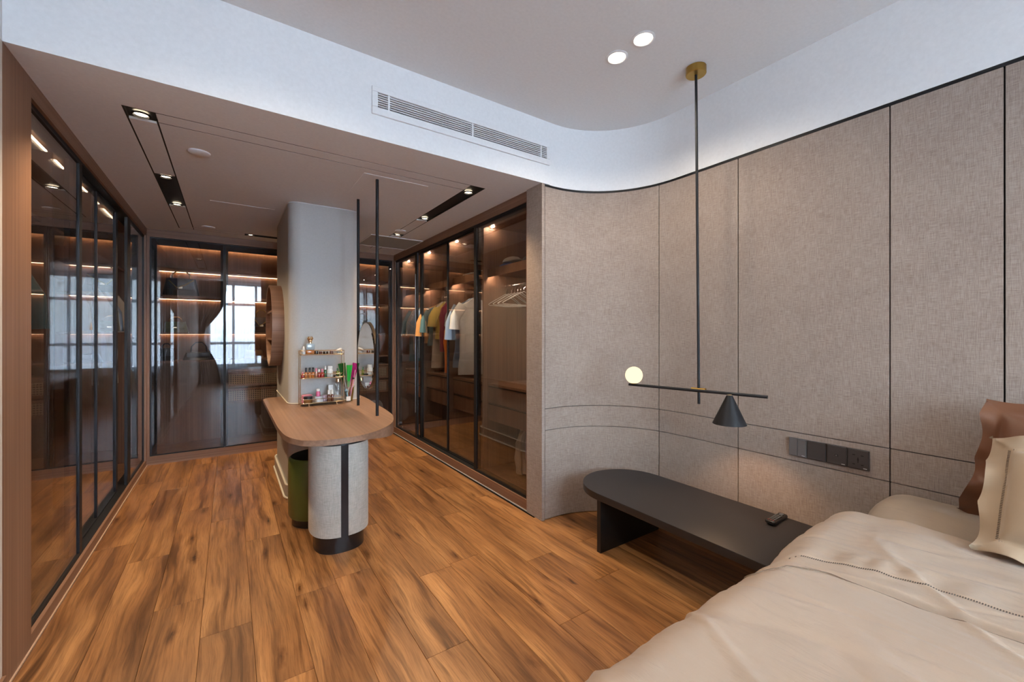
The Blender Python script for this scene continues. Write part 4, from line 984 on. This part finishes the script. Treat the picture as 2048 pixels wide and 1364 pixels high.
# ------------------------------------------------------------------ wardrobe contents
def garment(lab, cat_, y, xc, ztop, zhem, hw, mat, sleeve=.22, seed=0, ang=0, stripes=None, hanger=True, group='clothes hanging in the right wardrobe', name='shirt', mat2=None):
    t = thing(name, lab, cat_, (xc, y, zhem), group)
    def body(u, v):
        a = 2*PI*u; z = ztop-v*(ztop-zhem)
        if v < .08: w = hw*(.30+.70*(v/.08)**.6)
        else: w = hw*(1-.05*math.sin(v*3)+.06*v)
        zz = z - .055*abs(math.cos(a))**1.5*(1 if v < .1 else max(0, 1-(v-.1)*3))
        d = .028+.02*v; fo = .010*math.sin(a*5+seed+v*3)*(.3+v)+.006*math.sin(a*9+seed*2)
        dd = d+fo
        X = w*math.cos(a)+.012*noise.noise(Vector((v*5, a, seed))); Y = dd*math.sin(a)*1.0+.02*math.sin(v*5+seed)
        return Vector((xc+X*math.cos(ang)-Y*math.sin(ang), y+X*math.sin(ang)+Y*math.cos(ang), zz))
    bm = bm_(); grid(bm, body, 40, 28, True)
    bmesh.ops.holes_fill(bm, edges=[e for e in bm.edges if e.is_boundary]); bmesh.ops.recalc_face_normals(bm, faces=bm.faces)
    put('body', bm, mat, t, smooth=True, angle=70)
    if sleeve:
        for s in (-1, 1):
            p0 = Vector((s*hw*.80, 0, ztop-.10)); p1 = Vector((s*(hw+.045), 0, ztop-.10-sleeve*.55)); p2 = Vector((s*(hw+.055), .0, ztop-.12-sleeve))
            R_ = Matrix.Rotation(ang, 3, 'Z'); q = [R_ @ p+Vector((xc, y, 0)) for p in (p0, p1, p2)]
            bm = bm_(); tube(bm, [q[0], q[0].lerp(q[1], .5), q[1], q[1].lerp(q[2], .5), q[2]], [.055, .060, .058, .057, .060], 14)
            for v in bm.verts: v.co.y = y+(v.co.y-y)*.55
            put('sleeve', bm, mat2 or mat, t, smooth=True, angle=70)
    if hanger: put('hanger_hook', T([(xc, y, ztop-.01), (xc, y, ztop+.03), (xc+.012, y, ztop+.045), (xc+.008, y, 1.832), (2.2-.004, y, 1.83)], .0022, 6), 'chrome', t, smooth=True)
    return t
wsh = cl('white_cotton', (.62, .62, .60)); bsh = cl('blue_cotton', (.22, .30, .42)); org = cl('orange_cotton', (.75, .36, .12)); tea = cl('teal_cotton', (.10, .20, .22)); yel = cl('yellow_cotton', (.62, .45, .10)); wine = cl('wine_cotton', (.20, .02, .05)); bei = cl('beige_cotton', (.55, .46, .36)); gry = cl('grey_cotton', (.30, .30, .33)); oran = cl('bright_orange', (.80, .22, .02)); lil = cl('lilac_cotton', (.36, .28, .36))
garment('long white short sleeved shirt hanging at the front of the second bay', 'shirt', 3.93, 2.21, 1.77, .93, .20, wsh, .24, 1, math.radians(-8))
garment('pale blue shirt hanging just behind the long white shirt', 'shirt', 4.02, 2.20, 1.76, 1.0, .205, bsh, .34, 2.2, math.radians(-5))
for k, (yv, hw, ht, hm, ma, ma2, sl, lab, nm, ct) in enumerate([
    (4.84, .215, 1.755, 1.25, org, org, .30, 'orange and cream short sleeved shirt, leftmost in the third bay', 'shirt', 'shirt'),
    (4.79, .180, 1.76, 1.22, tea, tea, .26, 'dark teal shirt right of the orange shirt in the third bay', 'shirt', 'shirt'),
    (4.74, .150, 1.77, .95, bei, bei, .0, 'long beige dress hanging in the third bay', 'dress', 'dress'),
    (4.68, .125, 1.77, 1.30, yel, yel, .2, 'mustard yellow shirt in the third bay', 'shirt', 'shirt'),
    (4.62, .105, 1.77, 1.15, wine, wine, .0, 'wine red top with a pattern in the third bay', 'top', 'top'),
    (4.56, .075, 1.50, .90, oran, oran, .0, 'bright orange scarf hanging low in the third bay', 'scarf', 'scarf'),
    (4.48, .080, 1.77, 1.10, gry, gry, .2, 'grey shirt nearest the viewer in the third bay', 'shirt', 'shirt')]):
    garment(lab, ct, yv, 2.20 if k < 6 else 2.28, ht, hm, hw, ma, sl, k*1.3, 0, name=nm, mat2=ma2, hanger=ht > 1.6)
for k, (yv, hw, ma, hm) in enumerate([(5.15, .19, bsh, 1.05), (5.24, .20, gry, 1.1), (5.33, .18, bei, 1.15), (5.44, .20, tea, 1.0)]):
    garment(['blue shirt', 'grey shirt', 'beige shirt', 'dark teal shirt'][k]+' hanging in the far dark bay of the right wardrobe', 'shirt', yv, 2.22, 1.76, hm, hw, ma, .3, k+9)
# low hanging trousers in the first bay
for k, (yv, xc, ma, lab) in enumerate([(3.00, 2.16, bei, 'beige trousers hanging in the open bottom of the first bay'), (2.88, 2.18, lil, 'lilac cloth hanging in the open bottom of the first bay')]):
    garment(lab, 'trousers' if k == 0 else 'cloth', yv, xc, .545, .13+.04*k, .065, ma, 0, 5+k, name='trousers' if k == 0 else 'cloth', hanger=False, group='cloth hanging under the drawers')
# wire hangers
def hanger(y, ang, lab):
    t = thing('wire_hanger', lab, 'hanger', (2.2, y, 1.70), 'empty white hangers in the first bay')
    R_ = Matrix.Rotation(ang, 3, 'Z'); f = lambda x, z: R_ @ Vector((x, 0, z))+Vector((2.2, y, 0))
    put('hook', T([f(.0, 1.745), f(.0, 1.775), f(.016, 1.79), f(.020, 1.812), f(.0, 1.829), f(-.013, 1.822)], .0022, 6), 'chrome', t, smooth=True)
    put('shoulders', T([f(0, 1.745), f(-.10, 1.695), f(-.20, 1.645), f(-.212, 1.635), f(-.20, 1.628), f(0, 1.622), f(.20, 1.628), f(.212, 1.635), f(.20, 1.645), f(.10, 1.695)], .0028, 6, True), wp, t, smooth=True)
for k in range(7):
    hanger(3.04+k*.05, math.radians((-10, 6, -4, 12, 2, 15, 8)[k]), ['nearest', 'second nearest', 'third nearest', 'middle', 'third farthest', 'second farthest', 'farthest'][k]+' of seven empty white hangers on the rail of the first bay')
# caps on the first shelf
def cap_(lab, c, r, h, mat, brim, name='cap'):
    t = thing(name, lab, 'cap', c)
    bm = bm_()
    def f(u, v):
        a = 2*PI*u; th = v*PI/2; rr = r*math.cos(th)*(1+.05*math.sin(3*a)); z = h*math.sin(th)
        return Vector((c[0]+rr*math.cos(a)*.9, c[1]+rr*math.sin(a)*1.25, c[2]+z+.004*noise.noise(Vector((a, v*3, r*50)))))
    grid(bm, f, 28, 8, True); bmesh.ops.remove_doubles(bm, verts=bm.verts, dist=.0005); bmesh.ops.holes_fill(bm, edges=[e for e in bm.edges if e.is_boundary]); bmesh.ops.recalc_face_normals(bm, faces=bm.faces)
    put('crown', bm, mat, t, smooth=True, angle=60)
    bm = bm_(); pts = [(c[0]+brim[0]*math.cos(a), c[1]-r*.9+brim[1]*math.sin(a)) for a in [PI+k*PI/12 for k in range(13)]]
    prism(bm, pts, c[2]+.001, c[2]+.009, .002); put('brim', bm, mat, t, smooth=True)
    return t
cap_('blue cap lying on the top shelf of the first bay', (2.16, 3.24, 1.9785), .085, .05, cl('blue_cap', (.05, .12, .38)), (.075, .08))
cap_('cream cap lying on top of the blue cap', (2.18, 3.20, 2.03), .085, .052, cl('cream_cap', (.62, .55, .42)), (.07, .07))
cap_('dark cap at the near end of the top shelf of the first bay', (2.2, 2.93, 1.9785), .085, .085, cl('dark_cap', (.03, .03, .035)), (.07, .06))
for k, (yv, w) in enumerate(((3.72, .11), (3.95, .10))):
    tag(put('folded_cloth', B(2.10, 2.35, yv-w, yv+w, 1.9785, 2.005+.006*k, bev=.01, seg=3), wsh, smooth=True), ['folded white cloth nearer the front on the shelf of the second bay', 'folded white cloth farther back on the shelf of the second bay'][k], 'cloth', 'folded cloths on the second bay shelf')
# handbags in the back wardrobe
def bag(lab, x, z, w, h, d, mat, hm, seed, y=6.02, clasp=True, strap=.09):
    t = thing('handbag', lab, 'handbag', (x, y, z), 'handbags on the lit shelves')
    def f(u, v):
        a = 2*PI*u; c, s = math.cos(a), math.sin(a); k = 1-.22*v; e = .45
        return Vector((x+w/2*k*math.copysign(abs(c)**e, c), y+d/2*(1-.5*v)*math.copysign(abs(s)**e, s), z+.001+h*v+.006*noise.noise(Vector((a, v*2, seed)))*v))
    bm = bm_(); grid(bm, f, 32, 8, True); bmesh.ops.holes_fill(bm, edges=[e for e in bm.edges if e.is_boundary]); bmesh.ops.recalc_face_normals(bm, faces=bm.faces)
    put('body', bm, mat, t, smooth=True, angle=60)
    bm = B(x-w*.36, x+w*.36, y-d/2-.006, y-d/2+.02, z+h*.38, z+h*.95, bev=.005); put('flap', bm, mat, t, smooth=True)
    put('handle', T([(x-w*.25, y, z+h*.97), (x-w*.22, y, z+h+strap*.6), (x-w*.1, y, z+h+strap), (x+w*.1, y, z+h+strap), (x+w*.22, y, z+h+strap*.6), (x+w*.25, y, z+h*.97)], .007, 8), hm, t, smooth=True)
    if clasp: put('clasp', B(x-.018, x+.018, y-d/2-.012, y-d/2-.005, z+h*.40, z+h*.52, bev=.002), 'gold', t)
    if seed % 2 < 1: put('gold_chain', T([(x-w*.3, y-d/2-.012, z+h*.85), (x-w*.1, y-d/2-.016, z+h*.45), (x+w*.12, y-d/2-.018, z+h*.62), (x+w*.34, y-d/2-.012, z+h*.9)], .006, 6), 'brass', t, smooth=True)
    return t
blk = pl('black_leather', (.012, .011, .012), .28, bump=.2, bscale=150); olv = pl('olive_leather', (.14, .15, .08), .35); tan = pl('tan_leather', (.35, .2, .1), .4)
sz = [2.11, 1.79, 1.38, 1.065]
bag('large black handbag with a gold chain on the third shelf down behind the left door', -.45, sz[1], .34, .20, .14, blk, 'brass', 2)
bag('olive grey box handbag on the shelf below the black handbag', -.50, sz[2], .23, .12, .12, olv, 'gold', 3.2, strap=.05)
bag('low black handbag with a tall handle on the lowest shelf behind the left door', -.29, sz[3], .30, .09, .14, blk, blk, 5.5, clasp=False, strap=.11)
bag('small black handbag on the lowest shelf in the left corner', -.58, sz[3], .15, .14, .12, blk, blk, 7.5, clasp=False, strap=.05)
bag('dark handbag with a gold chain on a middle shelf behind the second door', .33, sz[2], .24, .19, .13, blk, 'brass', 4)
bag('dark tan handbag on the lower middle shelf behind the second door', .25, sz[3], .22, .10, .12, tan, tan, 9.4, clasp=False)
bag('black handbag on a middle shelf right of the column', 1.55, sz[2], .26, .18, .13, blk, 'gold', 6)
bag('tan handbag on the lowest shelf right of the column', 1.52, sz[3], .24, .15, .13, tan, tan, 1.4)
def cushion(lab, c, rx, ry, rz, mat):
    bm = bm_(); bmesh.ops.create_icosphere(bm, subdivisions=3, radius=1)
    for v in bm.verts: v.co = Vector((c[0]+rx*math.copysign(abs(v.co.x)**.7, v.co.x), c[1]+ry*v.co.y, c[2]+rz+rz*math.copysign(abs(v.co.z)**.7, v.co.z)+.006*noise.noise(v.co*3)))
    return tag(put('cushion', bm, mat, smooth=True), lab, 'cushion')
cushion('round grey cushion stored low in the bay right of the column', (1.72, 5.98, .089), .11, .07, .17, cl('grey_felt', (.36, .34, .32)))
# a few clothes in the left wardrobe, seen through the open gap
for k, (yv, ma, hm) in enumerate([(4.62, wsh, .95), (4.78, cl('black_cotton', (.02, .02, .02)), .9), (4.92, gry, 1.0), (3.9, gry, 1.0), (3.1, tea, .95), (5.35, bei, .9)]):
    garment(['white', 'black', 'grey', 'second grey', 'teal', 'beige'][k]+' shirt hanging in the left wardrobe '+['just behind the open gap', 'beside the white shirt', 'right of the black shirt', 'behind the second leaf', 'behind the nearest leaf', 'behind the last leaf'][k], 'shirt', yv, XL-.36, 1.80, hm, .19, ma, .3, k+20, hanger=False, group='clothes hanging in the left wardrobe')
